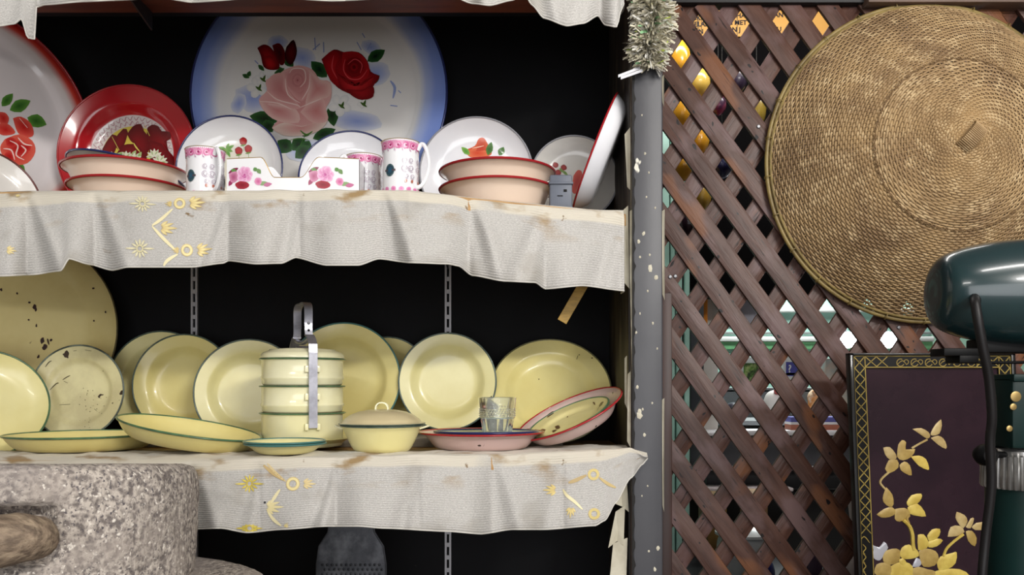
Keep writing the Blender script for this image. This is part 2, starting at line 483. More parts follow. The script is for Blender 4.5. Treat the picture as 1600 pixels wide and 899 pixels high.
for x, y, r in ((998, 378, 3.4), (1006, 365, 3), (1016, 420, 5), (1025, 434, 3.6), (1000, 402, 2), (1015, 398, 2), (1008, 240, 2), (1014, 270, 1.6), (1010, 308, 2),
                (996, 605, 3), (999, 650, 6), (1000, 643, 4), (1007, 680, 2.4), (1028, 857, 3), (1014, 862, 2), (1023, 890, 3), (994, 520, 2), (1020, 505, 2), (1027, 545, 1.8), (1004, 640, 2), (1019, 630, 1.6),
                (1012, 455, 1.7), (1003, 180, 1.4), (1024, 325, 1.7), (1000, 490, 1.6), (1012, 760, 1.5), (1003, 775, 1.5)):
    k = rng.randint(5, 7); pts = [(x+r*rng.uniform(.6, 1.1)*math.cos(2*math.pi*i/k), y+1.35*r*rng.uniform(.6, 1.15)*math.sin(2*math.pi*i/k)) for i in range(k)]
    flake(pts[::-1], 1.7745, curl=0, name='paint_chip')
# black ragged line where the paint has gone along the inner arris
mk('bare_edge', *(lambda q: ([P(x, y, 1.7742) for x, y in q]+[P(x, y, 1.776) for x, y in q], [tuple(range(len(q)))[::-1]]))(
    [(987.5, 110)]+[(991+2.0*math.sin(k*1.7)+1.2*math.sin(k*4.1), 110+k*9) for k in range(90)]+[(987.5, 915)]), mat('bare_dark_wood', '#14110F', .8), cab, False)
# slotted metal uprights on the back panel
SLOT = mat('upright_metal', '#A9A8AC', .5, metal=.2)
DARK = mat('slot_dark', '#050505', .9)
for cx in (303.5, 700):
    X = (cx-CX)/F*(YB-.006); mbx = MB(); wd = .0085
    z0, z1 = 0.55, ZU-.03
    mbx.box(X-wd, X-wd*.38, YB-.008, YB, z0, z1); mbx.box(X+wd*.38, X+wd, YB-.008, YB, z0, z1)
    z = z0
    while z < z1: mbx.box(X-wd*.4, X+wd*.4, YB-.008, YB, z, z+.011); z += .0335
    u = mbx.build('slotted_upright', SLOT, cab, False)
    for zs, back in ((ZL, 1.80), (ZU, 1.80), (ZT, 1.72)):
        if zs == ZT and cx > 500: continue
        pb = MB(); M = Matrix(((0, 0, 1, X), (1, 0, 0, 0), (0, 1, 0, 0), (0, 0, 0, 1)))
        bk_ = YB-.01 if zs != ZT else 1.90
        pb.prism([(bk_, zs-.028), (back, zs-.028), (back, zs-.034), (bk_, zs-.07)], -.002, .002, M)
        pb.build('shelf_bracket', mat('bracket_black', '#1A1617', .5), cab, False)
setbase(cab, (-.7, YB, 0))

# ---- cloths on the shelf edges
def clothmat():
    m = bpy.data.materials.new('ribbed_cloth'); m.use_nodes = True; nt = m.node_tree; N = nt.nodes; L = nt.links
    b = N['Principled BSDF']; b.inputs['Roughness'].default_value = .95; b.inputs['Specular IOR Level'].default_value = .15
    b.inputs['Sheen Weight'].default_value = .2
    uv = N.new('ShaderNodeUVMap')
    sep = N.new('ShaderNodeSeparateXYZ'); L.new(uv.outputs[0], sep.inputs[0])
    def noise_(scale, lo, hi, sx=1., sy=1., d=4):
        mp = N.new('ShaderNodeMapping'); mp.inputs['Scale'].default_value = (sx, sy, 1); L.new(uv.outputs[0], mp.inputs['Vector'])
        n = N.new('ShaderNodeTexNoise'); n.inputs['Scale'].default_value = scale; n.inputs['Detail'].default_value = d
        L.new(mp.outputs[0], n.inputs['Vector'])
        r = N.new('ShaderNodeMapRange'); r.inputs[1].default_value = lo; r.inputs[2].default_value = hi; L.new(n.outputs[0], r.inputs[0])
        return r.outputs[0]
    def mix(f, a, c):
        x = N.new('ShaderNodeMix'); x.data_type = 'RGBA'; L.new(f, x.inputs[0])
        if isinstance(a, tuple): x.inputs[6].default_value = (*a, 1)
        else: L.new(a, x.inputs[6])
        x.inputs[7].default_value = (*H(c), 1); return x.outputs[2]
    def band(lo, hi):     # stained strip near the shelf edge (v in metres below the edge)
        a = N.new('ShaderNodeMapRange'); a.inputs[1].default_value = lo; a.inputs[2].default_value = hi
        a.inputs[3].default_value = 1; a.inputs[4].default_value = 0; L.new(sep.outputs[1], a.inputs[0]); return a.outputs[0]
    def mul(a, c):
        x = N.new('ShaderNodeMath'); x.operation = 'MULTIPLY'; L.new(a, x.inputs[0]); L.new(c, x.inputs[1]); return x.outputs[0]
    # woven slubs: light flecks and thin darker weave lines
    c = mix(noise_(220, .42, .66, 1, 3.4, 2), H('#BAB7B3'), '#A5A29E')
    c = mix(noise_(420, .60, .72, 1, 1.6, 1), c, '#D2D0CC')
    c = mix(noise_(9, .56, .75), c, '#9F9A92')
    c = mix(mul(band(.022, .027), noise_(6, .3, .42)), c, '#C9C2B4')
    c = mix(mul(band(.018, .075), noise_(13, .56, .66, .8, 1.6)), c, '#98805C')
    c = mix(mul(band(.05, .16), noise_(26, .70, .735)), c, '#7A6448')
    L.new(c, b.inputs['Base Color'])
    wv = N.new('ShaderNodeTexWave'); wv.wave_type = 'BANDS'; wv.bands_direction = 'Y'; wv.inputs['Scale'].default_value = 62
    wv.inputs['Distortion'].default_value = 1.2; wv.inputs['Detail'].default_value = 1
    L.new(uv.outputs[0], wv.inputs['Vector'])
    bp = N.new('ShaderNodeBump'); bp.inputs['Strength'].default_value = .35; bp.inputs['Distance'].default_value = .0015
    L.new(wv.outputs[0], bp.inputs['Height']); L.new(bp.outputs[0], b.inputs['Normal'])
    return m
CLOTH = clothmat()
HEM = mat('hem_thread', '#C6C3BC', .95)
def make_cloth(name, label, zs, top, bot, pins, x0, x1, amp, seed, crump, ret=.0, depth=.10):
    R = random.Random(seed)
    step = 3.0; cols = []
    px = x0
    while px < x1: cols.append((px, 0.)); px += step
    cols.append((x1, 0.))
    for k in range(1, 7):
        if ret: cols.append((x1, ret*k/6))
    amps = {i: amp*R.uniform(.65, 1.25) for i in range(len(pins)+1)}
    skew = {i: R.choice((.34, .42, .6, .68)) for i in range(len(pins)+1)}
    def fold(px):
        i = sum(1 for p in pins if p <= px)
        if i == 0: a, b_ = pins[0]-120, pins[0]
        elif i == len(pins): a, b_ = pins[-1], pins[-1]+120
        else: a, b_ = pins[i-1], pins[i]
        t = (px-a)/(b_-a); s = skew[i]
        t = t/s*.5 if t < s else .5+(t-s)/(1-s)*.5
        w = math.sin(math.pi*t)
        return amps[i]*(max(w, 0)**.85)+.006*noise.noise(Vector((px*.018, seed, 2.)))*w
    dirs = [(p, R.choice((-1, 1))*R.uniform(18, 46), R.uniform(.008, .015), R.uniform(11, 17)) for p in pins]
    def creases(px, v):
        s_ = 0.
        for p, dx, am, wd in dirs:      # a furrow slanting away from each tack, with a ridge beside it
            q = (px-p-dx*v)/(wd*(.45+.75*v)); k = am*min(1, v*3)*(.35+.65*v)
            s_ += k*(math.exp(-(q-1.1)**2)-math.exp(-(q+.3)**2))
        return s_
    def pos(px, v, d=0.):
        Yf = frontY(px)-.004
        yt = interp(px, top); yb = sinterp(px, bot)
        X = (px-CX)/F*Yf
        yt += 2.2*noise.noise(Vector((px*.022, seed*3., 0)))
        zt = zs+.0035
        ztop = max(zt-.004, ZC+(YH-yt)/F*Yf) if crump < 0 else ZC+(YH-yt)/F*Yf
        if v <= 0:        # lying on the shelf
            t = -v
            y = Yf+t*depth
            n = noise.noise(Vector((px*.035, t*4+seed, seed)))*.5+.5
            z = ztop*(1-min(1, t*9))+zt*min(1, t*9)+abs(crump)*n*math.sin(math.pi*min(1, t*1.15))**.8
            return Vector((X*(y/Yf) if False else X, y+d, z))
        o = fold(px)*(v**.75)*(1 if v < .9 else 1-.08*(v-.9)/.1)
        o += .0025*noise.noise(Vector((px*.03, v*3, seed+5)))*v+creases(px, v)
        Y = Yf-.002-max(o, -.0005)
        zb = ZC+(YH-yb)/F*Y
        z = ztop+(zb-ztop)*v
        return Vector((X*(Y/Yf) if False else (px-CX)/F*Y, Y+d, z))
    rows = [-1, -.85, -.7, -.55, -.42, -.3, -.2, -.1, -.04, 0]+[k/26 for k in range(1, 27)]
    vs = []; fs = []; uvs = []
    for (px, d) in cols:
        for v in rows:
            p = pos(px, v, d if v > -.05 else d*.2)
            if d and v > 0: p.x += .004*math.sin(d*60)
            vs.append(p)
            Hh = .16
            uvs.append(((px-x0)/F*1.6+d, (v*Hh if v > 0 else v*depth)))
    nr = len(rows)
    for i in range(len(cols)-1):
        for j in range(nr-1):
            fs.append((i*nr+j, i*nr+j+1, (i+1)*nr+j+1, (i+1)*nr+j))
    o = mk(name, vs, fs, CLOTH, None, True)
    uvl = o.data.uv_layers.new(name='UVMap')
    for lp in o.data.loops: uvl.data[lp.index].uv = uvs[lp.vertex_index]
    sm = o.modifiers.new('thick', 'SOLIDIFY'); sm.thickness = .0011; sm.offset = -1
    tag(o, label, 'cloth', 'shelf edging cloths')
    # stitched hem along the bottom edge
    hem = MB().tube([pos(px, 1.0, d)+Vector((0, -.0006, .0006)) for px, d in cols], .0015, 6).build('hem', HEM, o)
    def conv(px, py, off):
        yt = interp(px, top); yb = sinterp(px, bot); v = min(max((py-yt)/(yb-yt), 0.), 1.)
        p = pos(px, max(v, .001)); q = pos(px+1.5, max(v, .001)); r = pos(px, min(max(v, .001)+.02, 1.02))
        n = (q-p).cross(r-p); n.normalize()
        if n.y > 0: n = -n
        return p+n*(off+.0006)
    return o, conv
mid_top = [(-90, 312), (0, 308), (40, 304), (140, 300), (350, 298), (600, 297), (650, 299), (735, 310), (850, 323), (965, 333), (975, 336)]
mid_bot = [(-90, 428), (0, 432), (50, 430), (95, 424), (108, 405), (140, 414), (176, 423), (200, 418), (300, 418), (348, 412), (358, 408), (400, 413), (440, 412), (462, 403), (510, 415), (560, 415), (592, 405), (640, 411), (700, 413), (716, 416), (738, 431), (790, 440), (836, 442), (852, 452), (910, 447), (975, 455)]
mid_cloth, mid_conv = make_cloth('shelf_cloth', 'off-white ribbed cloth with gold flowers along the middle shelf, under the mugs', ZU, mid_top, mid_bot,
    [-60, 42, 148, 356, 468, 598, 733, 851, 970], -90, 975, .055, 3, .004, ret=.05)
low_top = [(-90, 724), (0, 723), (285, 721), (400, 716), (560, 713), (660, 709), (760, 711), (850, 708), (930, 703), (985, 700), (1012, 712)]
low_bot = [(-90, 830), (250, 828), (290, 828), (345, 826), (386, 833), (440, 828), (510, 823), (560, 823), (600, 826), (700, 831), (752, 835), (800, 828), (850, 828), (930, 822), (945, 814), (962, 786), (985, 748), (1004, 726), (1012, 717)]
low_cloth, low_conv = make_cloth('shelf_cloth', 'off-white ribbed cloth along the lower shelf, its corner flicked over the post', ZL, low_top, low_bot,
    [-40, 150, 300, 405, 525, 655, 768, 880, 990], -90, 1012, .045, 8, .011, depth=.2)
top_top = [(-90, -118), (975, -92)]
top_bot = [(-90, 52), (0, 41), (22, 38), (34, 30), (44, 60), (54, 62), (57, 12), (70, 8), (130, 3), (180, 1), (250, -3), (300, 4), (420, -4), (520, 2), (640, -4), (700, -8), (738, 6), (765, 9), (800, 1), (820, -8), (831, 8), (850, 29), (886, 41), (912, 37), (934, 25), (946, 40), (964, 43), (969, 20), (975, 6)]
top_cloth, top_conv = make_cloth('shelf_cloth', 'white cloth valance hanging into the top of the picture above the big blue tray', ZT, top_top, top_bot,
    [-60, 60, 180, 300, 420, 540, 640, 700, 825, 940, 972], -90, 975, .04, 5, .004, ret=.05)

# gold embroidery on the two lower cloths
THREAD = paintmat('gold_thread', .55, 0.)
G1, G2, G3 = '#E0D29A', '#E4D9AE', '#CDB67A'
EL = []
def EMB(conv, cl):
    for nm, mm in EL: mm.build(nm, conv, cl, THREAD, .0006, .00003)
    EL.clear()
def new(nm): mm = Motif(); EL.append((nm, mm)); return mm
def line(pts, w_, c): new('embroidered_band').stroke(pts, w_, c)
def star(m, x, y, r, a='#D9CFA0', b='#C9B97C', squash=1.):
    m = new('embroidered_star')
    for k in range(12):
        t = k*math.pi/6+.13; l = r*(1.45 if k % 6 == 0 else .92)
        c, s = math.cos(k*math.pi/6), math.sin(k*math.pi/6)
        m.leaf(x+c*r*.28, y+s*r*.28, x+c*l, y+s*l*squash, r*.1, a, b)
    m.ring(x, y, r*.22, r*.36, b, 14)
def sprig(m, x, y, dirx, diry, L, a=G1, b=G3):
    m = new('embroidered_sprig')
    t0 = math.atan2(diry, dirx)
    for dt, k in ((-.62, .7), (-.3, .95), (0, 1.15), (.3, .95), (.62, .7)):
        m.leaf(x+.2*L*math.cos(t0+dt), y+.2*L*math.sin(t0+dt), x+L*k*math.cos(t0+dt), y+L*k*math.sin(t0+dt), L*.088, a, b)
def ringlet(m, x, y, r, a=G1, b=G3):
    m = new('embroidered_ring')
    m.ring(x, y, r*.62, r, a, 18); m.ring(x, y, r*.96, r*1.08, b, 18); m.ring(x, y, r*.55, r*.64, b, 18)
m = None
star(m, 223, 322, 15, '#DDD6B6', '#CFC69E'); star(m, 219, 391, 16, '#DDD6B6', '#CFC69E')
for y in (321, 393):
    x = 281 if y < 350 else 292
    ringlet(m, x, y, 8.5); sprig(m, x+11, y, 1, -.1, 26); sprig(m, x-10, y+1, -1, -.1, 12, G3, G3)
line([(270, 330), (252, 346), (238, 356)], 5, G2); line([(238, 357), (256, 376), (276, 395)], 5, G2); line([(278, 399), (262, 408), (256, 416)], 5, G2)
sprig(m, 247, 359, 1, .05, 27)
sprig(m, 8, 393, 1, .1, 16); sprig(m, 24, 305, 1, .3, 9)
EMB(mid_conv, mid_cloth)
m = None
Y1, Y2 = '#D9C85A', '#C4AE42'
star(m, 390, 756, 16, Y1, Y2); star(m, 390, 826, 15, Y1, Y2, .45)
ringlet(m, 458, 756, 10); sprig(m, 471, 756, 1, 0, 20, '#D8C79A', G3)
line([(412, 727), (426, 738), (444, 750)], 6, '#B99F6C'); line([(418, 724), (430, 737), (447, 752)], 4, '#CDB98A')
line([(438, 764), (430, 776), (424, 786)], 5, G2); line([(418, 798), (428, 812), (440, 822)], 5, G2)
sprig(m, 412, 792, 1, 0, 28, '#DDD0A2', G1); sprig(m, 446, 826, .4, -1, 9)
new('dark_speck').ell(414, 785, 1.8, 1.8, '#2A2A30')
sprig(m, 872, 766, -1, .0, 22, '#DECB88', G3); sprig(m, 893, 790, -.1, 1, 18, '#DECB88', G3)
line([(880, 764), (886, 774), (898, 784), (910, 796)], 5, G2)
ringlet(m, 927, 741, 8.5, '#CDBB7A'); ringlet(m, 928, 803, 8.5, '#CDBB7A')
line([(936, 746), (950, 756), (962, 762)], 5, '#BDA56C'); line([(916, 742), (900, 750), (888, 754)], 6, '#AE9664')
EMB(low_conv, low_cloth)
# ================================================================== UPPER SHELF
def radial(name, stops, rough=.16, coat=.5, wob=.03, R=1.):
    """enamel whose painted rings run round the middle of the dish"""
    m = bpy.data.materials.new(name); m.use_nodes = True; nt = m.node_tree; N = nt.nodes; L = nt.links
    b = N['Principled BSDF']; b.inputs['Roughness'].default_value = rough; b.inputs['Coat Weight'].default_value = coat
    b.inputs['Coat Roughness'].default_value = .05
    tc = N.new('ShaderNodeTexCoord'); sp = N.new('ShaderNodeSeparateXYZ'); L.new(tc.outputs['Object'], sp.inputs[0])
    cb = N.new('ShaderNodeCombineXYZ'); L.new(sp.outputs[0], cb.inputs[0]); L.new(sp.outputs[1], cb.inputs[1])
    ln = N.new('ShaderNodeVectorMath'); ln.operation = 'LENGTH'; L.new(cb.outputs[0], ln.inputs[0])
    n = N.new('ShaderNodeTexNoise'); n.inputs['Scale'].default_value = 5; L.new(tc.outputs['Object'], n.inputs['Vector'])
    ma = N.new('ShaderNodeMath'); ma.operation = 'MULTIPLY_ADD'; L.new(n.outputs[0], ma.inputs[0]); ma.inputs[1].default_value = wob*R*2; ma.inputs[2].default_value = -wob*R
    ad = N.new('ShaderNodeMath'); ad.operation = 'ADD'; L.new(ln.outputs['Value'], ad.inputs[0]); L.new(ma.outputs[0], ad.inputs[1])
    dv = N.new('ShaderNodeMath'); dv.operation = 'DIVIDE'; L.new(ad.outputs[0], dv.inputs[0]); dv.inputs[1].default_value = R
    cr = N.new('ShaderNodeValToRGB'); L.new(dv.outputs[0], cr.inputs[0])
    while len(cr.color_ramp.elements) < len(stops): cr.color_ramp.elements.new(.5)
    for e, (p, c) in zip(cr.color_ramp.elements, stops): e.position = p; e.color = (*H(c), 1)
    L.new(cr.outputs[0], b.inputs['Base Color']); return m
def Z(x0, y0, k):
    return lambda pts: [(x0+x/k, y0+y/k) for x, y in pts]

# ---- great blue and white tray with roses
R, M = lean(498, -50, 200, 2.06, ZU+.004, 'bigtray', th=3, verbose='blue tray')
BT = radial('blue_white_enamel', [(0, '#E8E6E2'), (.70, '#E8E6E2'), (.79, '#E2E2E2'), (.85, '#A9B6DA'), (.93, '#7F94D0'), (1, '#7288C6')], R=R, wob=.05)
d = dish('serving_tray', 'great round blue-rimmed enamel tray painted with pink and red roses', 'tray', R, 'bigtray', BT, BLUE, M, rr=.003, n=96)
z2 = Z(280, 0, 3.636); m = Motif()
for x, y, rx, ry, a in ((700, 330, 80, 60, .3), (1120, 420, 80, 70, 0), (420, 560, 110, 80, .2), (1010, 690, 140, 60, .1), (720, 860, 120, 70, 0), (560, 240, 60, 40, 0), (1090, 270, 60, 40, .4), (920, 880, 90, 40, 0), (340, 590, 40, 60, .5)):
    (X, Yp), = z2([(x, y)]); m.ell(X, Yp, rx/3.636, ry/3.636, '#8FA0D6', '#D2D5DE', a, 18, .08, int(x))
for pts in ([(1040, 190), (1055, 215)], [(1010, 240), (1035, 285)], [(1090, 245), (1070, 285)], [(770, 215), (775, 285)], [(820, 240), (822, 300)], [(1200, 460), (1225, 500), (1215, 560)], [(1245, 515), (1260, 530)], [(1200, 600), (1240, 605)], [(760, 285), (800, 250)], [(430, 345), (450, 365)]):
    m.stroke(z2(pts), 4.4, '#93A2CF')
DL, ML = '#0E2416', '#2E5A2C'
for a, b_, wd in (((1070, 350), (1170, 285), 34), ((840, 440), (750, 350), 40), ((1080, 470), (1140, 430), 26), ((560, 690), (400, 660), 45), ((540, 700), (470, 740), 40), ((860, 600), (880, 720), 36), ((760, 790), (890, 735), 34), ((640, 860), (560, 800), 44), ((700, 850), (650, 790), 48), ((740, 800), (700, 880), 34), ((740, 830), (660, 900), 40), ((600, 400), (560, 420), 30), ((600, 330), (650, 380), 26), ((690, 750), (740, 770), 20)):
    (p, q) = z2([a, b_]); m.leaf(*p, *q, wd/3.636, DL, ML)
for a, b_ in (((360, 425), (400, 445)), ((390, 440), (405, 405)), ((450, 370), (485, 405)), ((600, 390), (540, 420))):
    p, q = z2([a, b_]); m.leaf(*p, *q, 3.4, '#24402A', '#3F6A34')
# bud and dark petals
m.poly(z2([(445, 275), (480, 255), (520, 270), (560, 330), (570, 390), (520, 400), (480, 380), (465, 320)]), '#9E1518', '#5A0A0E')
m.poly(z2([(530, 260), (570, 248), (600, 290), (600, 360), (575, 370), (545, 310)]), '#3A070B', '#5E0C10')
m.poly(z2([(610, 270), (650, 228), (670, 290), (655, 350), (630, 370), (600, 330)]), '#5E0A10', '#2E0608')
m.poly(z2([(480, 330), (520, 320), (555, 370), (530, 398), (495, 385)]), '#B51B1C', '#7A0F12')
# white blossoms
for (x, y, r) in ((445, 500, 62), (915, 600, 66), (1040, 590, 30), (470, 450, 40)):
    (X, Yp), = z2([(x, y)])
    for k in range(5):
        t = k*1.257+x*.01; m.ell(X+r/3.636*.55*math.cos(t), Yp+r/3.636*.55*math.sin(t), r/3.636*.48, r/3.636*.4, '#E6E4DE', '#D8D8D6', t, 10, .08, k)
    m.leaf(X-3, Yp-2, X+8, Yp+6, 2, '#2F4A20', '#4C6A2C'); m.leaf(X+2, Yp+5, X+6, Yp-6, 2, '#2F4A20', '#4C6A2C')
# red rose
RR = ['#A4141B', '#6E0B12', '#C22A2C', '#3A060A']
m.poly(z2([(810, 340), (880, 285), (940, 300), (1020, 300), (1070, 350), (1090, 410), (1140, 440), (1100, 500), (1105, 550), (1050, 570), (980, 540), (900, 500), (850, 430)]), RR[0], RR[1])
m.poly(z2([(812, 345), (870, 290), (915, 320), (890, 400), (910, 490), (860, 460)]), '#B3181D', '#8A0F16')
m.poly(z2([(930, 300), (1010, 298), (1070, 355), (1080, 420), (1040, 460), (970, 450), (930, 380)]), '#7A0D14', '#A8171C')
m.poly(z2([(900, 420), (960, 480), (1040, 490), (1100, 440), (1085, 490), (1000, 530), (930, 500)]), '#C4262A', '#8C1016')
m.poly(z2([(950, 510), (1040, 515), (1100, 490), (1105, 545), (1040, 572), (980, 545)]), '#98141A', '#6A0A10')
for rx, c in ((52, '#8E1118'), (38, '#5E080E'), (24, '#A2151B'), (12, '#4A060A')):
    (X, Yp), = z2([(995, 385)]); m.ell(X, Yp, rx/3.636, rx*1.1/3.636, c, '#7A0C12', 0, 14, .06, rx)
for pts in ([(945, 340), (935, 400), (970, 450), (1030, 450), (1070, 400)], [(880, 320), (870, 390), (900, 450)], [(960, 370), (1000, 340), (1040, 370), (1030, 420)]):
    m.stroke(z2(pts), 1.6, '#D6474A')
# pink rose
m.poly(z2([(600, 400), (680, 375), (760, 400), (800, 455), (860, 470), (865, 560), (830, 630), (845, 690), (790, 750), (690, 775), (590, 770), (530, 730), (560, 690), (490, 640), (455, 570), (500, 520), (495, 460), (560, 430)]), '#C98784', '#DBA9A3')
def pet(pts, a, b_): m.poly(z2(pts), a, b_)
pet([(530, 730), (600, 700), (700, 720), (800, 690), (845, 690), (790, 750), (690, 775), (590, 772)], '#CF8D88', '#E3CDBF')
pet([(455, 570), (500, 590), (580, 600), (670, 630), (680, 700), (560, 690), (490, 640)], '#C67F7D', '#E0B9B0')
pet([(690, 640), (740, 590), (815, 560), (835, 620), (845, 690), (760, 700)], '#C67C7A', '#DDB0A8')
pet([(500, 520), (520, 440), (590, 420), (610, 500), (690, 620), (580, 600)], '#BE7877', '#DBA6A0')
pet([(740, 400), (800, 455), (860, 480), (855, 550), (790, 570), (720, 600), (740, 500)], '#C9827F', '#DFB6AD')
pet([(600, 420), (680, 380), (745, 420), (745, 500), (700, 580), (630, 520)], '#B66A6C', '#D79E99')
for rr_, c in ((60, '#C17D7C'), (42, '#A85B60'), (24, '#BC7274'), (10, '#99494F')):
    (X, Yp), = z2([(675, 460)]); m.ell(X, Yp, rr_/3.636, rr_*1.15/3.636, c, '#CB8C89', 0, 14, .05, rr_)
for pts in ([(605, 450), (620, 540), (690, 590)], [(745, 420), (740, 500), (700, 570)], [(500, 520), (560, 570), (670, 600), (690, 615)], [(460, 580), (560, 590), (640, 625)], [(690, 615), (760, 585), (810, 565)], [(630, 420), (650, 395), (710, 400), (720, 460), (690, 500)]):
    m.stroke(z2(pts), 1.8, '#E9CCC4')
m.stroke(z2([(690, 745), (725, 770), (760, 750)]), 3, '#4C7A34'); m.stroke(z2([(720, 770), (690, 830)]), 2, '#47752F'); m.stroke(z2([(630, 800), (690, 790), (740, 800)]), 1.4, '#5E8A46')
m.build('rose_print', on_dish(d), d['e'], off=.0006)
for x, y in ((555, 28), (300, 182), (384, 163)):
    pass

# ---- white tray with red rim, left edge of frame
M = frame(nyaw(math.radians(38), math.radians(6)), (0, 0, 0)); R = .262
n_ = nyaw(math.radians(50), math.radians(6)); C = P(-42, 196, 1.90); C.z = ZU+.004+R*math.cos(math.radians(6)); M = frame(n_, C-n_*.02)
WT = radial('white_red_rim_enamel', [(0, '#E3DEDE'), (.80, '#DFD8D8'), (.87, '#DDD2CF'), (.935, '#CC4A3C'), (.97, '#B8201C'), (1, '#A01618')], R=R, wob=.02)
d = dish('serving_tray', 'white enamel tray with red airbrushed rim and red flowers, left edge of upper shelf', 'tray', R, 'bigtray', WT, RED, M, rr=.003, n=96)
m = Motif(); za = Z(0, 120, 3.995)
for a, b_, wd in (((60, 210), (190, 150), 40), ((10, 185), (80, 105), 30), ((170, 255), (290, 300), 42), ((90, 540), (155, 605), 32), ((70, 600), (130, 660), 26), ((-40, 600), (10, 560), 40)):
    p, q = za([a, b_]); m.leaf(*p, *q, wd/3.995, '#2F5F24', '#5C8F3C')
for pts in ([(80, 260), (130, 250), (190, 290), (210, 360), (170, 380), (110, 350)], [(-20, 220), (30, 225), (55, 260), (40, 300), (0, 290)], [(-30, 300), (40, 290), (95, 345), (60, 365), (0, 360)]):
    m.poly(za(pts), '#BE1F1E', '#D8564A')
m.poly(za([(30, 390), (120, 360), (200, 400), (220, 470), (170, 540), (80, 550), (20, 500), (0, 440)]), '#C42622', '#D9604F')
for x, y, r in ((120, 450, 60), (70, 410, 38), (165, 440, 30), (60, 500, 34), (50, 540, 26)):
    (X, Yp), = za([(x, y)]); m.ell(X, Yp, r/3.995, r*.8/3.995, '#AA1216', '#C93A34', .4, 12, .1, x)
for pts in ([(60, 400), (110, 430), (100, 490), (150, 520)], [(110, 380), (150, 420), (200, 430)], [(20, 450), (70, 460), (90, 520)], [(120, 260), (170, 320)], [(130, 430), (160, 460), (130, 500)]):
    m.stroke(za(pts), 2.4, '#EFC9C0')
m.build('flower_print', on_dish(d), d['e'], off=.0006)
# ---- dish at the very left, only its dark red edge shows
n_ = Vector((.80, -.50, .33)).normalized(); R = .10
d = dish('enamel_dish', 'grey-white enamel dish with dark red rim, cut off at the left edge', 'dish', R, 'coupe', WHITE2, mat('maroon_rim', '#5A2420', .3), frame(n_, P(-12, 300, 1.76)-n_*.02), under=WHITE2)

# ---- red plate
R, M = lean(197, 133, 107, 1.99, ZU+.004, 'soup', verbose='red plate')
RP = radial('red_white_yellow_enamel', [(0, '#D8C24E'), (.455, '#D8C24E'), (.462, '#D9CFCB'), (.615, '#DCD3D0'), (.625, '#B0121D'), (1, '#A80F1B')], R=R, wob=0)
RP.node_tree.nodes['Color Ramp'].color_ramp.interpolation = 'LINEAR'
d = dish('enamel_plate', 'red-rimmed enamel plate with yellow centre and scrolled white ring', 'plate', R, 'soup', RP, RED, M, rr=.0026)
m = Motif(); dr = '#7C0F16'; dr2 = '#5E0A10'
for pts in ([(640, 450), (700, 360), (740, 400), (690, 520), (640, 520)], [(715, 390), (770, 325), (800, 350), (760, 460), (725, 440)],
            [(795, 360), (830, 310), (880, 295), (900, 340), (930, 390), (915, 520), (840, 520), (850, 440), (815, 400)],
            [(920, 320), (950, 300), (990, 310), (1010, 340), (1060, 345), (1065, 390), (1040, 400), (1060, 480), (1085, 500), (1085, 560), (1040, 560), (990, 480), (960, 420), (920, 390)],
            [(760, 430), (840, 420), (900, 480), (900, 530), (720, 530)], [(930, 400), (1010, 420), (1060, 510), (1040, 560), (940, 520)]):
    m.poly(za(pts), dr, dr2, 2)
for pts in ([(700, 375), (745, 460)], [(905, 305), (935, 370)], [(835, 415), (850, 440), (875, 470)], [(620, 480), (640, 520)], [(640, 470), (665, 520)]):
    m.stroke(za(pts), 2.2, '#DDCB62')
for a, b_, wd, c in (((715, 490), (810, 480), 14, '#6C9440'), ((820, 510), (850, 460), 14, '#7FA34A'), ((850, 520), (885, 470), 14, '#87AB52')):
    p, q = za([a, b_]); m.leaf(*p, *q, wd/3.995, c, '#B9C98A')
for x, y in ((965, 500), (1000, 535), (790, 515), (840, 525), (700, 520)):
    (X, Yp), = za([(x, y)])
    for k in range(7):
        t = math.pi+k*math.pi/6; m.leaf(X, Yp, X+13*math.cos(t), Yp+13*math.sin(t), 2.4, '#DDE0BE' if k % 2 else '#93B060', '#E6E2D2')
# scroll ring
cc = Vector(d['M'].translation); 
Mi = d['M']
sc = Motif()
for k in range(40):
    t = 2*math.pi*k/40
    for q, rad in ((0, .505), (1, .575)):
        pts = [(R*(rad+.028*math.sin(s*2.2+q))*math.cos(t+s*.05), R*(rad+.028*math.sin(s*2.2+q))*math.sin(t+s*.05)) for s in (0, .7, 1.4, 2.1, 2.8)]
        sc.stroke(pts, R*.014, '#B58A90')
def flatconv(dd):
    def conv(x, y, off): 
        r = math.hypot(x, y); return (x, y, interp(min(r, dd['R']), dd['prof'])+off)
    return conv
sc.build('scroll_print', flatconv(d), d['e'], off=.0004, step=.000003)['kind'] = 'stuff'
m.build('flower_print', on_dish(d), d['e'], off=.0006)

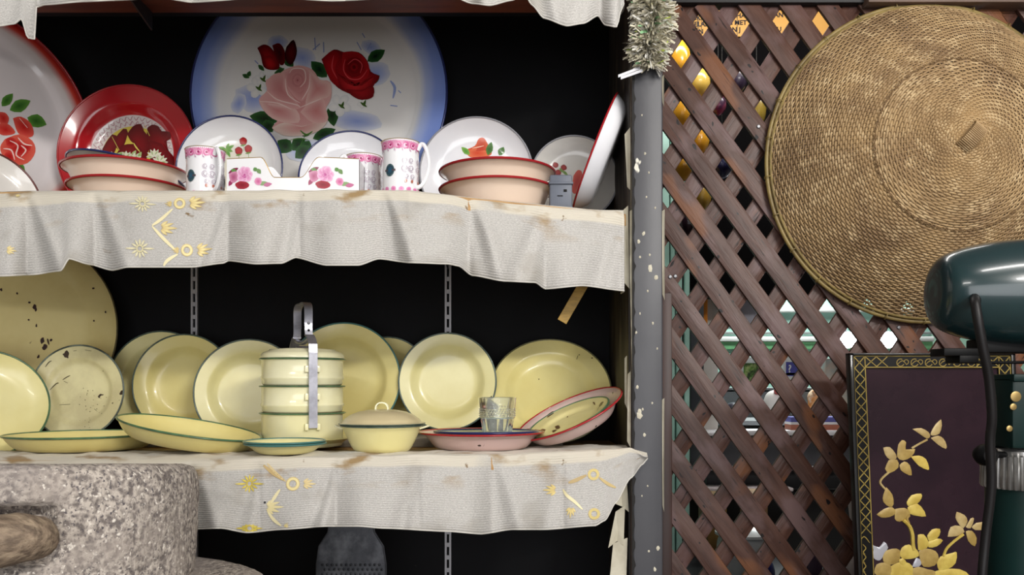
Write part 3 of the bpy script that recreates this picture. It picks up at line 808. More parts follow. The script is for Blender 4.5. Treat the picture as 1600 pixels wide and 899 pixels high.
# ---- white plates on the upper shelf
def strawberries(m, cv, spots, r, leaf=None):
    for x, y in spots:
        m.poly([(x-r, y-r*.5), (x, y-r*1.1), (x+r, y-r*.4), (x+r*.8, y+r*.7), (x, y+r*1.05), (x-r*.8, y+r*.6)], '#B5161C', '#8A1014')
        m.stroke([(x, y+r*.8), (x+1, y+r*2.6)], 1.6, '#6E9440'); m.leaf(x-r*.8, y+r*1.2, x+r*.8, y+r*.9, 1.4, '#557A30', '#7FA050')
R, M = lean(358, 181, 83, 1.93, ZU+.004, 'coupe', verbose='strawberry plate')
WCR = radial('white_cream_enamel', [(0, '#E2DCC8'), (.35, '#E2DED0'), (.6, '#E1E0DE'), (1, '#E4E4E8')], R=R)
d = dish('enamel_plate', 'white enamel plate printed with three red buds and a green sprig, behind the left mug', 'plate', R, 'coupe', WCR, BLUE, M)
m = Motif(); strawberries(m, None, ((380, 221), (373, 236), (388, 233)), 6)
for dx, dy in ((-13, -4), (-11, 6), (12, -7), (10, 3), (-5, 13), (4, -10), (6, 12)): m.leaf(354, 234, 354+dx, 234+dy, 2.6, '#4E8A34', '#7AA84C')
m.build('berry_print', on_dish(d), d['e'], off=.0005)
R, M = lean(544, 205, 77, 1.90, ZU+.004, 'coupe', verbose='plain white')
dish('enamel_plate', 'plain white enamel plate with thin blue rim, between the porcelain rack and the mugs', 'plate', R, 'coupe', WHITE, BLUE, M)
R, M = lean(744, 183, 88, 1.99, ZU+.004, 'coupe', verbose='big white')
d = dish('enamel_plate', 'white enamel plate with one red flower, behind the right stack of pink bowls', 'plate', R, 'coupe', WHITE, mat('grey_rim', '#8A8A90', .3), M)
m = Motif()
m.poly([(728, 234), (742, 228), (748, 217), (756, 216), (762, 225), (768, 236), (764, 244), (735, 246)], '#B8331E', '#D2603A'); m.poly([(730, 236), (745, 232), (762, 238), (758, 246), (736, 246)], '#C8401F', '#D9714A')
m.leaf(734, 242, 721, 230, 4.5, '#4B8A2C', '#7DAA4A'); m.leaf(762, 243, 768, 222, 5.5, '#2F5A22', '#4B7A30'); m.leaf(780, 243, 787, 230, 5.5, '#2F5A22', '#4B7A30'); m.stroke([(738, 232), (748, 230), (756, 228)], 1.5, '#EBC0A8')
m.build('flower_print', on_dish(d), d['e'], off=.0005)
R, M = lean(897, 212, 68, 2.04, ZU+.004, 'coupe', verbose='small white right')
d = dish('enamel_plate', 'grey-white enamel plate with small red buds, half hidden by the upright white dish', 'plate', R, 'coupe', WHITE2, mat('grey_rim', '#8A8A90'), M)
m = Motif()
for x, y in ((868, 258), (881, 262), (872, 270)): m.ell(x, y, 5, 4.6, '#A01C1C', '#7A1014', .4, 10, .1, x)
m.leaf(874, 263, 880, 270, 2, '#5A7A34', '#7A9A4A'); m.leaf(878, 266, 888, 275, 2.2, '#5A7A34', '#7A9A4A'); m.poly([(896, 275), (903, 266), (910, 272), (904, 300), (894, 300)], '#A81E1C', '#C8483A')
m.build('berry_print', on_dish(d), d['e'], off=.0005)
# upright white dish leaning on the post, seen from the side
pa, pb_ = P(897, 327, 1.92), P(967, 152, 1.92); R = (pa-pb_).length/2; C = (pa+pb_)/2
ax = (pb_-pa).normalized(); n_ = Vector((-ax.z, .045, ax.x)).normalized()
R *= .99
dish('enamel_dish', 'deep white enamel dish with red rim, tipped on edge against the post', 'dish', R, 'tray', WHITE, RED, frame(n_, C-n_*zrim('tray', R)), rr=.0024, hs=1.1, under=WHITE)

# ---- stacks of pink bowls
def pinkbowl(cx, Y, z, R, lab, hs): 
    return dish('enamel_bowl', lab, 'bowl', R, 'pan', PINK, RED, flat(cx, Y, z), group='pink enamel bowls on the upper shelf', rr=.003, hs=hs, under=PINK)
pinkbowl(777, 1.87, ZU+.006, .132, 'pink enamel bowl with red rim, lower of the right stack', 1.72)
pinkbowl(777, 1.87, ZU+.046, .132, 'pink enamel bowl with red rim, top of the right stack', 1.72)
pinkbowl(203, 1.82, ZU+.004, .126, 'pink enamel bowl with red rim, lower of the stack before the red plate', 1.6)
pinkbowl(197, 1.82, ZU+.042, .130, 'pink enamel bowl with red rim, upper of the stack before the red plate', 1.6)
dish('enamel_plate', 'plate with navy blue rim tilted on the left stack of pink bowls', 'plate', .126, 'plate', WHITE2, BLUE, flat(196, 1.85, ZU+.082, (.17, .14, .97)), rr=.0026)

# ---- mugs
def mug(cx, Y, h, R, hang, label, seed):
    e = thing('porcelain_mug', label, 'mug', Matrix.Translation(((cx-CX)/F*Y, Y, ZU+.006)), 'rose banded porcelain mugs')
    t = .0028
    prof = [(0, 0), (R*.86, 0), (R*.93, .002), (R*.95, .01), (R*.95, h*.8), (R*.97, h*.93), (R*1.02, h), (R*1.02-t, h+.0006), (R*.97-t, h*.93), (R*.95-t, h*.75), (R*.93-t, .008), (0, .006)]
    MB().lathe(prof, 48).build('body', PORC, e, sharp=None)
    pr = [(R*1.02+.0007*math.cos(a), h+.0006*math.sin(a)) for a in [2*math.pi*k/6 for k in range(7)]]
    MB().lathe(pr, 48).build('gilt_rim', GOLD, e, sharp=None)
    ca, sa = math.cos(hang), math.sin(hang)
    hp = smoothline([(R*.93, 0, h*.86), (R*1.18, 0, h*.97), (R*1.42, 0, h*.86), (R*1.56, 0, h*.6), (R*1.45, 0, h*.36), (R*1.2, 0, h*.2), (R*.93, 0, h*.15)], 6)
    hp = [(x*ca, x*sa, z) for x, y, z in hp]
    k = len(hp)
    MB().tube(hp, [.0036+.0012*abs(2*i/(k-1)-1) for i in range(k)], 8).build('handle', PORC, e)
    MB().tube([(x*1.012, y*1.012, z+.0034) for x, y, z in hp[2:-8]], .0008, 5).build('handle_gilding', GOLD, e)
    rad = lambda z: interp(z, [(0, R*.86), (.002, R*.93), (.01, R*.95), (h*.8, R*.95), (h*.93, R*.97), (h, R*1.02)])
    def conv(u, v, off):   # u = arc length from the camera side, v = height
        a = -math.pi/2+u/R; r = rad(v)+off; return (r*math.cos(a), r*math.sin(a), v)
    m = Motif(); rg = random.Random(seed)
    n = 15; C = 2*math.pi*R
    # pink band at the rim
    for k in range(60): m.ell(C*k/60, h*.90, C/100, h*.085, '#DCA0BC', '#D486AC', 0, 8)
    for k in range(n):
        u = C*k/n; m.ell(u, h*.885, .0072, .0075, '#B23A78', '#D679A6', 0, 10, .12, k); m.ring(u, h*.885, .0030, .0042, '#F0CFE0', 8, k, k+4.6); m.ell(u, h*.885, .002, .002, '#8E2058')
        m.leaf(u+.008, h*.82, u+.012, h*.77, .0014, '#B58AA8', '#C79AB6')
    for k in range(n):
        u = C*(k+.4)/n; m.ell(u, h*.07, .0058, .005, '#C9659A', '#DE9CC0', 0, 9, .12, k)
    # dark round emblem with a band, and grey scrollwork beside it
    for ue in (-.018, .085):
        eu = ue; ez = h*.42
        m.ell(eu, ez, .0105, .0125, '#1F3B44', '#2A4A50', 0, 18); m.ring(eu, ez, .0098, .0106, '#5E7478', 18); m.ell(eu, ez, .0075, .009, '#24506A', '#2A3E4C')
        m.poly([(eu-.0125, ez-.0024), (eu+.0125, ez-.0024), (eu+.0125, ez+.002), (eu-.0125, ez+.002)], '#7A3238', '#5A2A30', 0)
    for uu in (.016, .030, .05, .062, -.05):
        for vz, r in ((.30, .006), (.45, .0075), (.60, .006)):
            m.ring(uu+.003*math.sin(vz*9), h*vz, r*.78, r*.9, '#A88FA8', 14, 0, 5.4)
            m.ring(uu+.003*math.sin(vz*9), h*vz, r*.38, r*.52, '#8F7890', 10, 2, 7)
        m.ell(uu, h*.22, .0028, .0034, '#A8604E', '#B5705C')
    m.build('rose_print', conv, e, off=.0003, step=.000008)
    return e
mug(321, 1.69, .102, .0395, math.radians(-42), 'white porcelain mug with pink rose band, left of the porcelain rack', 1)
mug(569, 1.73, .100, .0375, math.radians(-150), 'white porcelain mug with pink rose band, behind the right end of the rack', 2)
mug(626, 1.655, .107, .0385, math.radians(-12), 'white porcelain mug with pink rose band, right of the rack, handle pointing right', 3)

# ---- porcelain rack with two rose sprays
Yr = 1.625; e = thing('porcelain_rack', 'white porcelain rack with dipped front, gilt edge and two pink rose sprays', 'rack', Matrix.Translation(((457-CX)/F*Yr, Yr, ZU+.004)))
X0, X1 = -.131, .133
def rackcurve(t, dip):     # top edge height
    x = X0+(X1-X0)*t
    a, b_ = (431-457)/F*Yr, (472-457)/F*Yr
    hi_ = .0715-.004*abs(t-.5)
    k = 0.
    if x < a-.028 or x > b_+.036: k = 0.
    elif x < a: k = (x-(a-.028))/.028
    elif x > b_: k = 1-(x-b_)/.036
    else: k = 1.
    k = k*k*(3-2*k); return hi_-(hi_-dip)*k
def wallstrip(y, dip, th):
    n = 60; vs = []; fs = []
    for i in range(n+1):
        t = i/n; x = X0+(X1-X0)*t; bow = -.010*math.sin(math.pi*t)*(1 if y < .02 else -1)
        z = rackcurve(t, dip)
        for yy in (y+bow, y+bow+th):
            vs += [(x, yy, 0), (x, yy, z*.5), (x, yy, z)]
    for i in range(n):
        a = i*6; b_ = a+6
        fs += [(a, b_, b_+1, a+1), (a+1, b_+1, b_+2, a+2), (a+3, a+4, b_+4, b_+3), (a+4, a+5, b_+5, b_+4), (a+2, b_+2, b_+5, a+5), (a, a+3, b_+3, b_)]
    fs += [(0, 1, 4, 3), (1, 2, 5, 4)]; q = n*6; fs += [(q, q+3, q+4, q+1), (q+1, q+4, q+5, q+2)]
    return vs, fs
MB().add(*wallstrip(0, .030, .005)).build('front_wall', PORC, e)
MB().add(*wallstrip(.055, .046, .005)).build('back_wall', PORC, e)
MB().box(X0, X1, .0, .058, 0, .006).box(X0, X0+.005, 0, .06, 0, .069).box(X1-.005, X1, 0, .06, 0, .069).build('base', PORC, e)
gt = [(X0+(X1-X0)*i/80, -.010*math.sin(math.pi*i/80)+.001, rackcurve(i/80, .030)+.0006) for i in range(81)]
MB().tube(gt, .0011, 6).build('gilt_edge', GOLD, e)
Mi_r = e.matrix_world.inverted()
bpy.context.view_layer.update()
def rconv(px, py, off):
    p = P(px, py, Yr-.006); q = p-Vector(((457-CX)/F*Yr, Yr, ZU+.004)); t = (q.x-X0)/(X1-X0)
    return (q.x, -.010*math.sin(math.pi*min(max(t, 0), 1))-off, q.z)
for ox in (0, 127):
    m = Motif()
    for a, b_, c in (((372, 262), (355, 270), '#7A2A48'), ((362, 280), (356, 290), '#93305A'), ((366, 272), (360, 284), '#B85A88'), ((402, 264), (408, 272), '#6E8E5A'), ((403, 288), (420, 286), '#86A070'), ((360, 264), (370, 270), '#5E8A4A'), ((397, 262), (401, 268), '#5E8A4A'), ((412, 290), (426, 288), '#B86A90')):
        m.leaf(a[0]+ox, a[1], b_[0]+ox, b_[1], 3.4, c, c)
    m.ell(364+ox, 276, 8, 9, '#A24470', '#C98AA8', 0, 12, .12, 3); m.ell(404+ox, 284, 6, 6.5, '#C2588E', '#DDA0C0', 0, 12, .12, 4)
    m.rose(382+ox, 273, 13, '#B04888', '#D07CAE', '#E6BCD6', 7+ox)
    m.ell(378+ox, 289, 11.5, 6, '#7C1626', '#A02A3C', 0, 14, .08, 5)
    m.build('rose_print', rconv, e, off=.0006, step=.000012)

# ---- grey plastic bracket beside the upright dish
e = thing('plastic_clip', 'small blue-grey plastic holder with slots between pink bowls and upright dish', 'holder', Matrix.Translation(((876-CX)/F*1.80, 1.80, ZU+.003)))
GP = mat('grey_plastic', '#5A606E', .5, col2='#50555F', nscale=8)
MB().box(-.025, .025, -.012, .012, 0, .082, b=.004).build('body', GP, e)
MB().box(-.027, .027, -.016, .014, .060, .066, b=.002).box(-.026, .026, -.014, .013, .008, .012, b=.0015).build('band', GP, e)
MB().box(.006, .013, -.0135, -.0118, .044, .049).box(-.008, .004, -.0135, -.0118, .034, .036).build('slot', mat('slot_dark', '#050505'), e, False)

# ================================================================== LOWER SHELF
ST = ZL+.022+.004
LG = 'yellow enamel plates along the lower shelf'
n_ = nyaw(math.radians(14), math.radians(18)); R = .282; C = P(-12, 545, 2.0); C.z = ZL+.006+R*math.cos(math.radians(18))
d = dish('serving_tray', 'very large old yellow enamel tray with chipped spots, behind the left plates', 'tray', R, 'bigtray', YTRAY, mat('worn_brown_rim', '#5A5236', .5, col2='#3A3424', nscale=20), frame(n_, C-n_*.02), n=96)
m = Motif()
for x, y, rx, ry, a in ((54, 480, 3.2, 4.2, .2), (56, 484, 1.8, 4, 0), (46, 473, 2, 1.6, 0), (27, 459, 1.6, 1.8, 0), (45, 500, 1.5, 1.5, 0), (57, 509, 1.4, 2.8, 0), (66, 533, 3.4, 5, .3), (70, 543, 4, 4.5, .2), (75, 534, 1.4, 5.5, -.2), (80, 532, 2.4, 1.8, -.5), (146, 451, 2, 1.6, 0), (147, 502, 1.4, 1.6, 0), (2, 453, 2, 2.4, 0), (60, 558, 1.6, 3, .4), (165, 488, 1.6, 2, 0)):
    m.ell(x, y, rx, ry, '#24120E', '#3A1C16', a, 9, .25, int(x*y))
m.build('enamel_chips', on_dish(d), d['e'], mat('chip_matte', '#24120E', .8) if False else paintmat('chip_paint', .7, 0.), off=.0006)['kind'] = 'stuff'
n_ = Vector((.60, -.70, .38)).normalized(); R = .126; 
dish('enamel_dish', 'pale yellow enamel dish with green rim tipped against the left edge of the shelf', 'dish', R, 'coupe', YEL2, GREEN, frame(n_, P(-22, 628, 1.82)-n_*zrim('coupe', R)), rr=.0022)
R, M = lean(120, 540, 73, 1.93, ST, 'plate', th=6, verbose='worn plate')
d = dish('enamel_plate', 'dull scratched yellow enamel plate with worn rim, in front of the huge tray', 'plate', R, 'plate', YWORN, mat('grey_green_rim', '#6E7A70', .4, col2='#3E4640', nscale=25), M, LG)
m = Motif()
for pts in ([(98, 594), (104, 590), (110, 587)], [(100, 596), (106, 599)], [(104, 553), (106, 552)], [(115, 549), (120, 548)], [(133, 547), (143, 549)], [(168, 553), (171, 554)], [(71, 574), (76, 567), (81, 564)], [(93, 633), (110, 632)], [(148, 640), (151, 642)], [(78, 610), (88, 600), (92, 599)]):
    m.stroke(pts, 1.6, '#4A4028', 3)
for k in range(40):
    m.ell(rng.gauss(140, 14), rng.gauss(640, 20), rng.uniform(.3, .9), rng.uniform(.3, .8), '#5E5238', n=6)
m.build('enamel_scratches', on_dish(d), d['e'], paintmat('chip_paint'), off=.0005)['kind'] = 'stuff'
for (cx, yt, a, Y, body, rim, kind, lab, yaw) in (
    (250, 518, 82, 2.085, YEL2, DGREEN, 'soup', 'yellow enamel plate, furthest back of the three overlapping left of the food carrier', 0),
    (286, 523, 79, 2.045, YEL, DGREEN, 'soup', 'yellow enamel plate, middle of the three overlapping left of the food carrier', 0),
    (389, 531, 82, 1.99, YEL2, DGREEN, 'soup', 'yellow enamel plate with dark rim, just behind the left side of the food carrier', 8),
    (536, 505, 89, 2.03, YEL, TEAL, 'soup', 'large yellow enamel plate with teal rim, just behind the right side of the food carrier', 0),
    (604, 527, 68, 2.12, YEL, DGREEN, 'plate', 'yellow enamel plate, only its top showing between two plates right of the food carrier', 0),
    (699, 521, 76, 2.02, YEL2, DGREEN, 'soup', 'yellow enamel plate with raised well, directly behind the glass tumbler on its left', 0)):
    R, M = lean(cx, yt, a, Y, ST, kind, yaw=yaw, th=4, verbose=lab[:30])
    dish('enamel_plate', lab, 'plate', R, kind, body, rim, M, LG)
R, M = lean(861, 531, 94, 2.03, ZL+.006, 'soup', verbose='right plate')
d = dish('enamel_plate', 'yellow enamel plate with chipped flange, rightmost of those standing', 'plate', R, 'soup', YEL, mat('brown_green_rim', '#6A6848', .35), M, LG)
m = Motif()
m.stroke([(903, 556), (901, 562)], 2.2, '#3A2A18', 3); m.ell(925, 560, 1.5, 1, '#4A3A24', n=7); m.ell(842, 593, 1, 1, '#4A3A24', n=7); m.ell(905, 555, .9, .9, '#3A2A18', n=7)
m.build('enamel_chips', on_dish(d), d['e'], paintmat('chip_paint'), off=.0005)['kind'] = 'stuff'

dish('enamel_tray', 'shallow yellow enamel tray with green rim lying flat above the stone mill', 'tray', .153, 'tray', YEL, GREEN, flat(131, 1.765, ZL+.008), rr=.0022, hs=.86)
n_ = Vector((.185, -.012, .98)).normalized(); R = .1445
dish('enamel_tray', 'shallow yellow enamel tray with green rim tilted up on its left side', 'tray', R, 'tray', YEL, GREEN, frame(n_, P(299, 668, 1.725)-n_*zrim('tray', R), (0, 1, 0)), rr=.0022)
SG = 'small saucers before the food carrier'
dish('saucer', 'small yellow saucer with teal rim, lower of the pair before the food carrier', 'saucer', .080, 'saucer', YEL2, TEAL, flat(446, 1.655, ZL+.008), SG, rr=.0021)
dish('saucer', 'small yellow saucer with teal rim, upper of the pair before the food carrier', 'saucer', .080, 'saucer', YEL2, TEAL, flat(445, 1.655, ZL+.0125), SG, rr=.0021)
dish('enamel_dish', 'shallow yellow dish that the stacked food carrier stands in', 'dish', .108, 'saucer', YEL2, YEL2, flat(474, 1.835, ZL+.006), rr=.0018, hs=.8)
dish('enamel_dish', 'wide mauve-pink enamel dish with red rim under the glass tumbler', 'dish', .138, 'pan', PINK2, RED, flat(752, 1.80, ZL+.007), rr=.0022, hs=.95, under=PINK2)
dish('enamel_plate', 'flat plate with navy and teal rim carrying the glass tumbler', 'plate', .114, 'plate', mat('grey_teal_enamel', '#AEBDB4', .2, coat=.4), BLUE, flat(760, 1.80, ZL+.033, (0, .02, 1)), rr=.003, hs=.6)
n_ = Vector((-.41, -.19, .89)).normalized(); R = .128
MP = frame(n_, P(889, 646, 1.84)-n_*zrim('pan', R), (0, 1, 0))
dish('enamel_dish', 'mauve-pink enamel dish with red rim tipped up against the right post', 'dish', R, 'pan', PINK2, RED, MP, rr=.0024, under=PINK2)
R2 = .098
d = dish('enamel_plate', 'chipped yellow plate with green rim lying in the tipped pink dish', 'plate', R2, 'plate', YCHIP, GREEN, frame(n_, P(888, 652, 1.835)-n_*zrim('plate', R2), (0, 1, 0)))
m = Motif()
for x, y, rx, ry in ((861, 652, 6, 2.2), (843, 676, 10, 3), (871, 668, 4, 3), (866, 674, 4, 1.6), (929, 632, 1.4, 3), (887, 652, 1, .8)):
    m.ell(x, y, rx, ry, '#4A2E18', '#7A5A30', -.35, 11, .25, int(x))
m.build('enamel_chips', on_dish(d), d['e'], paintmat('chip_paint'), off=.0005)['kind'] = 'stuff'

# ---- glass tumbler
GL = bpy.data.materials.new('pressed_glass'); GL.use_nodes = True; b = GL.node_tree.nodes['Principled BSDF']
b.inputs['Base Color'].default_value = (.93, .95, .92, 1); b.inputs['Roughness'].default_value = .06; b.inputs['Transmission Weight'].default_value = .93; b.inputs['IOR'].default_value = 1.45
e = thing('glass_tumbler', 'clear pressed glass tumbler with fluted base standing on the blue-rimmed plate', 'glass', Matrix.Translation(((777-CX)/F*1.80, 1.80, ZL+.0375)))
vs = []; fs = []; n = 72; H_ = .082
prof = [(0, 0), (.030, 0), (.0325, .003), (.0345, .02), (.0375, .036), (.0395, .039), (.0395, .060), (.0405, .062), (.0425, .082), (.0405, .0825), (.038, .062), (.036, .04), (.032, .02), (.029, .008), (0, .007)]
V, Fc = lathe(prof, n)
V = [Vector(v) for v in V]
for v in V:
    r = math.hypot(v.x, v.y); a = math.atan2(v.y, v.x)
    if r > .0295 and v.z < .0385 and r > interp(v.z, [(0, .0295), (.036, .0365)]):
        k = 1-.055*abs(math.sin(a*8))**.5; v.x *= k; v.y *= k
MB().add(V, Fc).build('body', GL, e, sharp=30)
mb = MB(); rg = random.Random(9)
for ring_ in range(4):
    for k in range(40):
        a = 2*math.pi*(k+.5*(ring_ % 2))/40; z = .042+.0048*ring_
        mb.lathe([(0, .0018), (.0014, .0011), (.0020, 0)], 6, Matrix.Translation((.0393*math.cos(a), .0393*math.sin(a), z)) @ Matrix.Rotation(a, 4, 'Z') @ Matrix.Rotation(math.pi/2, 4, 'Y'))
mb.build('embossed_pattern', GL, e)

# ---- lidded pot
e = thing('lidded_pot', 'small cream enamel pot with domed lid and loop handle', 'pot', Matrix.Translation(((597-CX)/F*1.70, 1.70, ZL+.007)))
Rp = .0855
prof = chaikin([(0, 0), (.048, 0), (.056, .003), (.064, .014), (.074, .036), (.080, .050), (Rp, .056)])
inn = [(max(r-.002, 0), z+.002) for r, z in prof]
MB().lathe(prof+inn[::-1], 64).build('body', CREAM if False else YEL2, e, sharp=None)
pr = [(Rp+.002*math.cos(a), .0565+.0018*math.sin(a)) for a in [2*math.pi*k/8 for k in range(9)]]
MB().lathe(pr, 64).build('rim', DGREEN, e, sharp=None)
lid = MB().lathe([(Rp+.003, .0595), (Rp+.003, .061), (.082, .0625), (.080, .067), (.077, .070), (.066, .078), (.050, .0845), (.03, .0885), (0, .090)], 64).build('lid', TAUPE, e, sharp=60)
MB().lathe([(Rp+.0035+.0014*math.cos(a), .0602+.0012*math.sin(a)) for a in [2*math.pi*k/8 for k in range(9)]], 64).build('lid_rim', DGREEN, lid, sharp=None)
hp = smoothline([(-.014, 0, .086), (-.013, 0, .097), (-.006, 0, .104), (.006, 0, .104), (.013, 0, .097), (.014, 0, .086)], 4)
hv = []; hf = []
for i, p in enumerate(hp):
    q_ = Vector((p.x*.84, 0, p.z-.0024*(1 if .2 < i/len(hp) < .8 else 0)))
    hv += [p+Vector((0, -.007, 0)), p+Vector((0, .007, 0)), q_+Vector((0, .007, 0)), q_+Vector((0, -.007, 0))]
for i in range(len(hp)-1):
    for k in range(4): hf.append((i*4+k, i*4+(k+1) % 4, i*4+4+(k+1) % 4, i*4+4+k))
mk('lid_handle', hv, hf, CREAM, lid, False)
for s in (-1, 1):
    MB().tube(smoothline([(s*.080, -.012, .050), (s*.0935, -.010, .054), (s*.0975, 0, .055), (s*.0935, .010, .054), (s*.080, .012, .050)], 4), .0022, 6).build('side_handle', CREAM, e)

# ---- stacked food carrier
tx, ty = (473-CX)/F*1.835, 1.835
e = thing('food_carrier', 'cream enamel three-tier food carrier with aluminium carrying frame', 'food carrier', Matrix.Translation((tx, ty, ZL+.010)))
Rt = .0925; z = 0.
for i, h in enumerate((.075, .060, .060)):
    z0 = z; z1 = z+h
    pr = [(0, z0+.001), (Rt*.90, z0+.001), (Rt*.955, z0+.005), (Rt*.955, z0+.013), (Rt*.985, z0+.016), (Rt*.985, z0+.020), (Rt*.965, z0+.023), (Rt*.965, z1-.004), (Rt*.99, z1-.001)]
    if i == 0: pr = [(0, z0+.001), (Rt*.93, z0+.001), (Rt*.965, z0+.006), (Rt*.965, z1-.004), (Rt*.99, z1-.001)]
    tier = MB().lathe(pr, 64).build('tier', CREAM, e, sharp=55)
    MB().lathe([(Rt*1.005+.0022*math.cos(a), z1-.0005+.0017*math.sin(a)) for a in [2*math.pi*k/8 for k in range(9)]], 64).build('tier_rim', GREEN, tier, sharp=None)
    z = z1
lid = MB().lathe([(Rt*1.0, z+.002), (Rt*1.0, z+.004), (Rt*.985, z+.010), (Rt*.93, z+.015), (Rt*.80, z+.019), (Rt*.78, z+.0215), (Rt*.5, z+.024), (0, z+.025)], 64).build('lid', CREAM, e, sharp=50)
# frame: turned so one strap comes to the front right
ang = math.radians(-90+27); ca, sa = math.cos(ang), math.sin(ang)
MF = Matrix(((ca, -sa, 0, 0), (sa, ca, 0, 0), (0, 0, 1, 0), (0, 0, 0, 1)))
T = z+.025; up_ = .016
def strapmesh(pts, wd, th):
    vs = []; fs = []; m_ = len(pts); pts = [Vector(p) for p in pts]
    for i, p in enumerate(pts):
        d_ = (pts[min(i+1, m_-1)]-pts[max(i-1, 0)]).normalized(); nn = Vector((d_.z, 0, -d_.x))
        for a, b_ in ((-1, -1), (1, -1), (1, 1), (-1, 1)): vs.append(p+Vector((0, a*wd/2, 0))+nn*b_*th/2)
    for i in range(m_-1):
        for k in range(4): fs.append((i*4+k, i*4+(k+1) % 4, i*4+4+(k+1) % 4, i*4+4+k))
    fs += [(3, 2, 1, 0), tuple(4*(m_-1)+k for k in range(4))]
    return vs, fs
for s in (1, -1):
    q = [(s*(Rt+.007), 0, .045), (s*(Rt+.007), 0, z+.012), (s*(Rt+.005), 0, z+.030), (s*(Rt-.006), 0, z+.041), (s*(Rt-.022), 0, z+.050), (s*(Rt-.034), 0, z+.052)]
    MB().add(*strapmesh(q, .0185, .003), M=MF).build('side_strap', ALU, e, False)
    q = [(s*(Rt-.032), 0, z+.049), (s*(Rt-.036), 0, z+.062), (s*(Rt-.038), 0, z+.085)]
    hl = MB().add(*strapmesh(q, .0170, .0026), M=MF).build('handle_leg', ALU, e, False)
    for zz in (.062, .078):
        MB().lathe([(0, .0022), (.0022, .0016), (.003, 0)], 12, MF @ Matrix.Translation((s*(Rt-.0365)+s*.0022, 0, z+zz)) @ Matrix.Rotation(s*math.pi/2, 4, 'Y')).build('rivet', STEEL if zz > .07 else mat('slot_dark', '#050505'), hl)
    for zz in (.040, .105, .165):
        for side in (-1, 1):
            MB().box(s*(Rt-.005), s*(Rt+.005), min(side*.009, side*.0165), max(side*.009, side*.0165), zz, zz+.014, MF, b=.001).build('strap_lug', CREAM, e)
q = smoothline([((Rt-.038), 0, z+.072), ((Rt-.037), 0, z+.104), ((Rt-.042), 0, z+.118), ((Rt-.060), 0, z+.1245), (0, 0, z+.1245), (-(Rt-.060), 0, z+.1245), (-(Rt-.042), 0, z+.118), (-(Rt-.037), 0, z+.104), (-(Rt-.038), 0, z+.072)], 4)
MB().add(*strapmesh(q, .0180, .003), M=MF).build('grip', ALU, e, True, sharp=50)
q = [(-(Rt-.030), 0, z+.044), (-.02, 0, z+.038), (.02, 0, z+.038), ((Rt-.030), 0, z+.044)]
MB().tube(smoothline([MF @ Vector(p) for p in q], 5), .0052, 10).build('cross_bar', ALU, e)
MB().lathe([(0, z+.030), (.012, z+.030), (.016, z+.026), (.020, z+.024)], 20).build('lid_boss', ALU, lid)
# ================================================================== STONE MILL
def stonemat():
    m = bpy.data.materials.new('granite'); m.use_nodes = True; nt = m.node_tree; N = nt.nodes; L = nt.links
    b = N['Principled BSDF']; b.inputs['Roughness'].default_value = .9; b.inputs['Specular IOR Level'].default_value = .2
    tc = N.new('ShaderNodeTexCoord')
    def nz(scale, lo, hi, d=3):
        n = N.new('ShaderNodeTexNoise'); n.inputs['Scale'].default_value = scale; n.inputs['Detail'].default_value = d
        L.new(tc.outputs['Object'], n.inputs['Vector'])
        r = N.new('ShaderNodeMapRange'); r.inputs[1].default_value = lo; r.inputs[2].default_value = hi; L.new(n.outputs[0], r.inputs[0]); return r.outputs[0], n.outputs[0]
    def mix(f, a, c):
        x = N.new('ShaderNodeMix'); x.data_type = 'RGBA'; L.new(f, x.inputs[0])
        if isinstance(a, str): x.inputs[6].default_value = (*H(a), 1)
        else: L.new(a, x.inputs[6])
        x.inputs[7].default_value = (*H(c), 1); return x.outputs[2]
    f1, r1 = nz(120, .38, .60, 4); f2, _ = nz(260, .57, .68, 2); f3, _ = nz(11, .5, .72); f4, _ = nz(150, .62, .70, 2); f5, _ = nz(5, .5, .7)
    c = mix(f1, '#746C68', '#BCB2A8'); c = mix(f2, c, '#5A5558'); c = mix(f3, c, '#A0968E'); c = mix(f4, c, '#DAD2C8'); c = mix(f5, c, '#8C8480')
    L.new(c, b.inputs['Base Color'])
    bp = N.new('ShaderNodeBump'); bp.inputs['Strength'].default_value = .7; bp.inputs['Distance'].default_value = .004
    L.new(r1, bp.inputs['Height']); L.new(bp.outputs[0], b.inputs['Normal']); return m
STONE = stonemat()
def stone(prof, n, seed, amp, notch=None, subdiv=14):
    p2 = []
    for a, b_ in zip(prof, prof[1:]):
        k = max(1, int(math.hypot(a[0]-b_[0], a[1]-b_[1])/.006))
        p2 += [(a[0]+(b_[0]-a[0])*i/k, a[1]+(b_[1]-a[1])*i/k) for i in range(k)]
    p2.append(prof[-1]); V, Fc = lathe(p2, n); out = []
    for v in V:
        v = Vector(v); r = math.hypot(v.x, v.y)
        d = amp*(noise.noise(v*14+Vector((seed, 0, 0)))+.6*noise.noise(v*45)+.35*noise.noise(v*110))
        if r > 1e-5:
            dirv = Vector((v.x/r, v.y/r, .25)); v = v+dirv*d
            if notch:
                a = math.atan2(v.y, v.x); s_ = (a-notch[0])*r; dz = v.z-notch[1]
                q = max(abs(s_)/notch[2], abs(dz)/notch[3])
                if q < 1.15:
                    k = min(1, (1.15-q)/.18)*notch[4]; v.x -= v.x/r*k; v.y -= v.y/r*k
        out.append(v)
    return out, Fc
Ym = 1.24; xm = (22-CX)/F*Ym; zt = ZC+(YH-736)/F*(Ym-.10); Ru = .262
mill = thing('stone_mill', 'grey granite hand mill with wooden handle peg in front of the lower shelf', 'stone mill', Matrix.Translation((xm, Ym, .83)))
zt_ = zt-.83
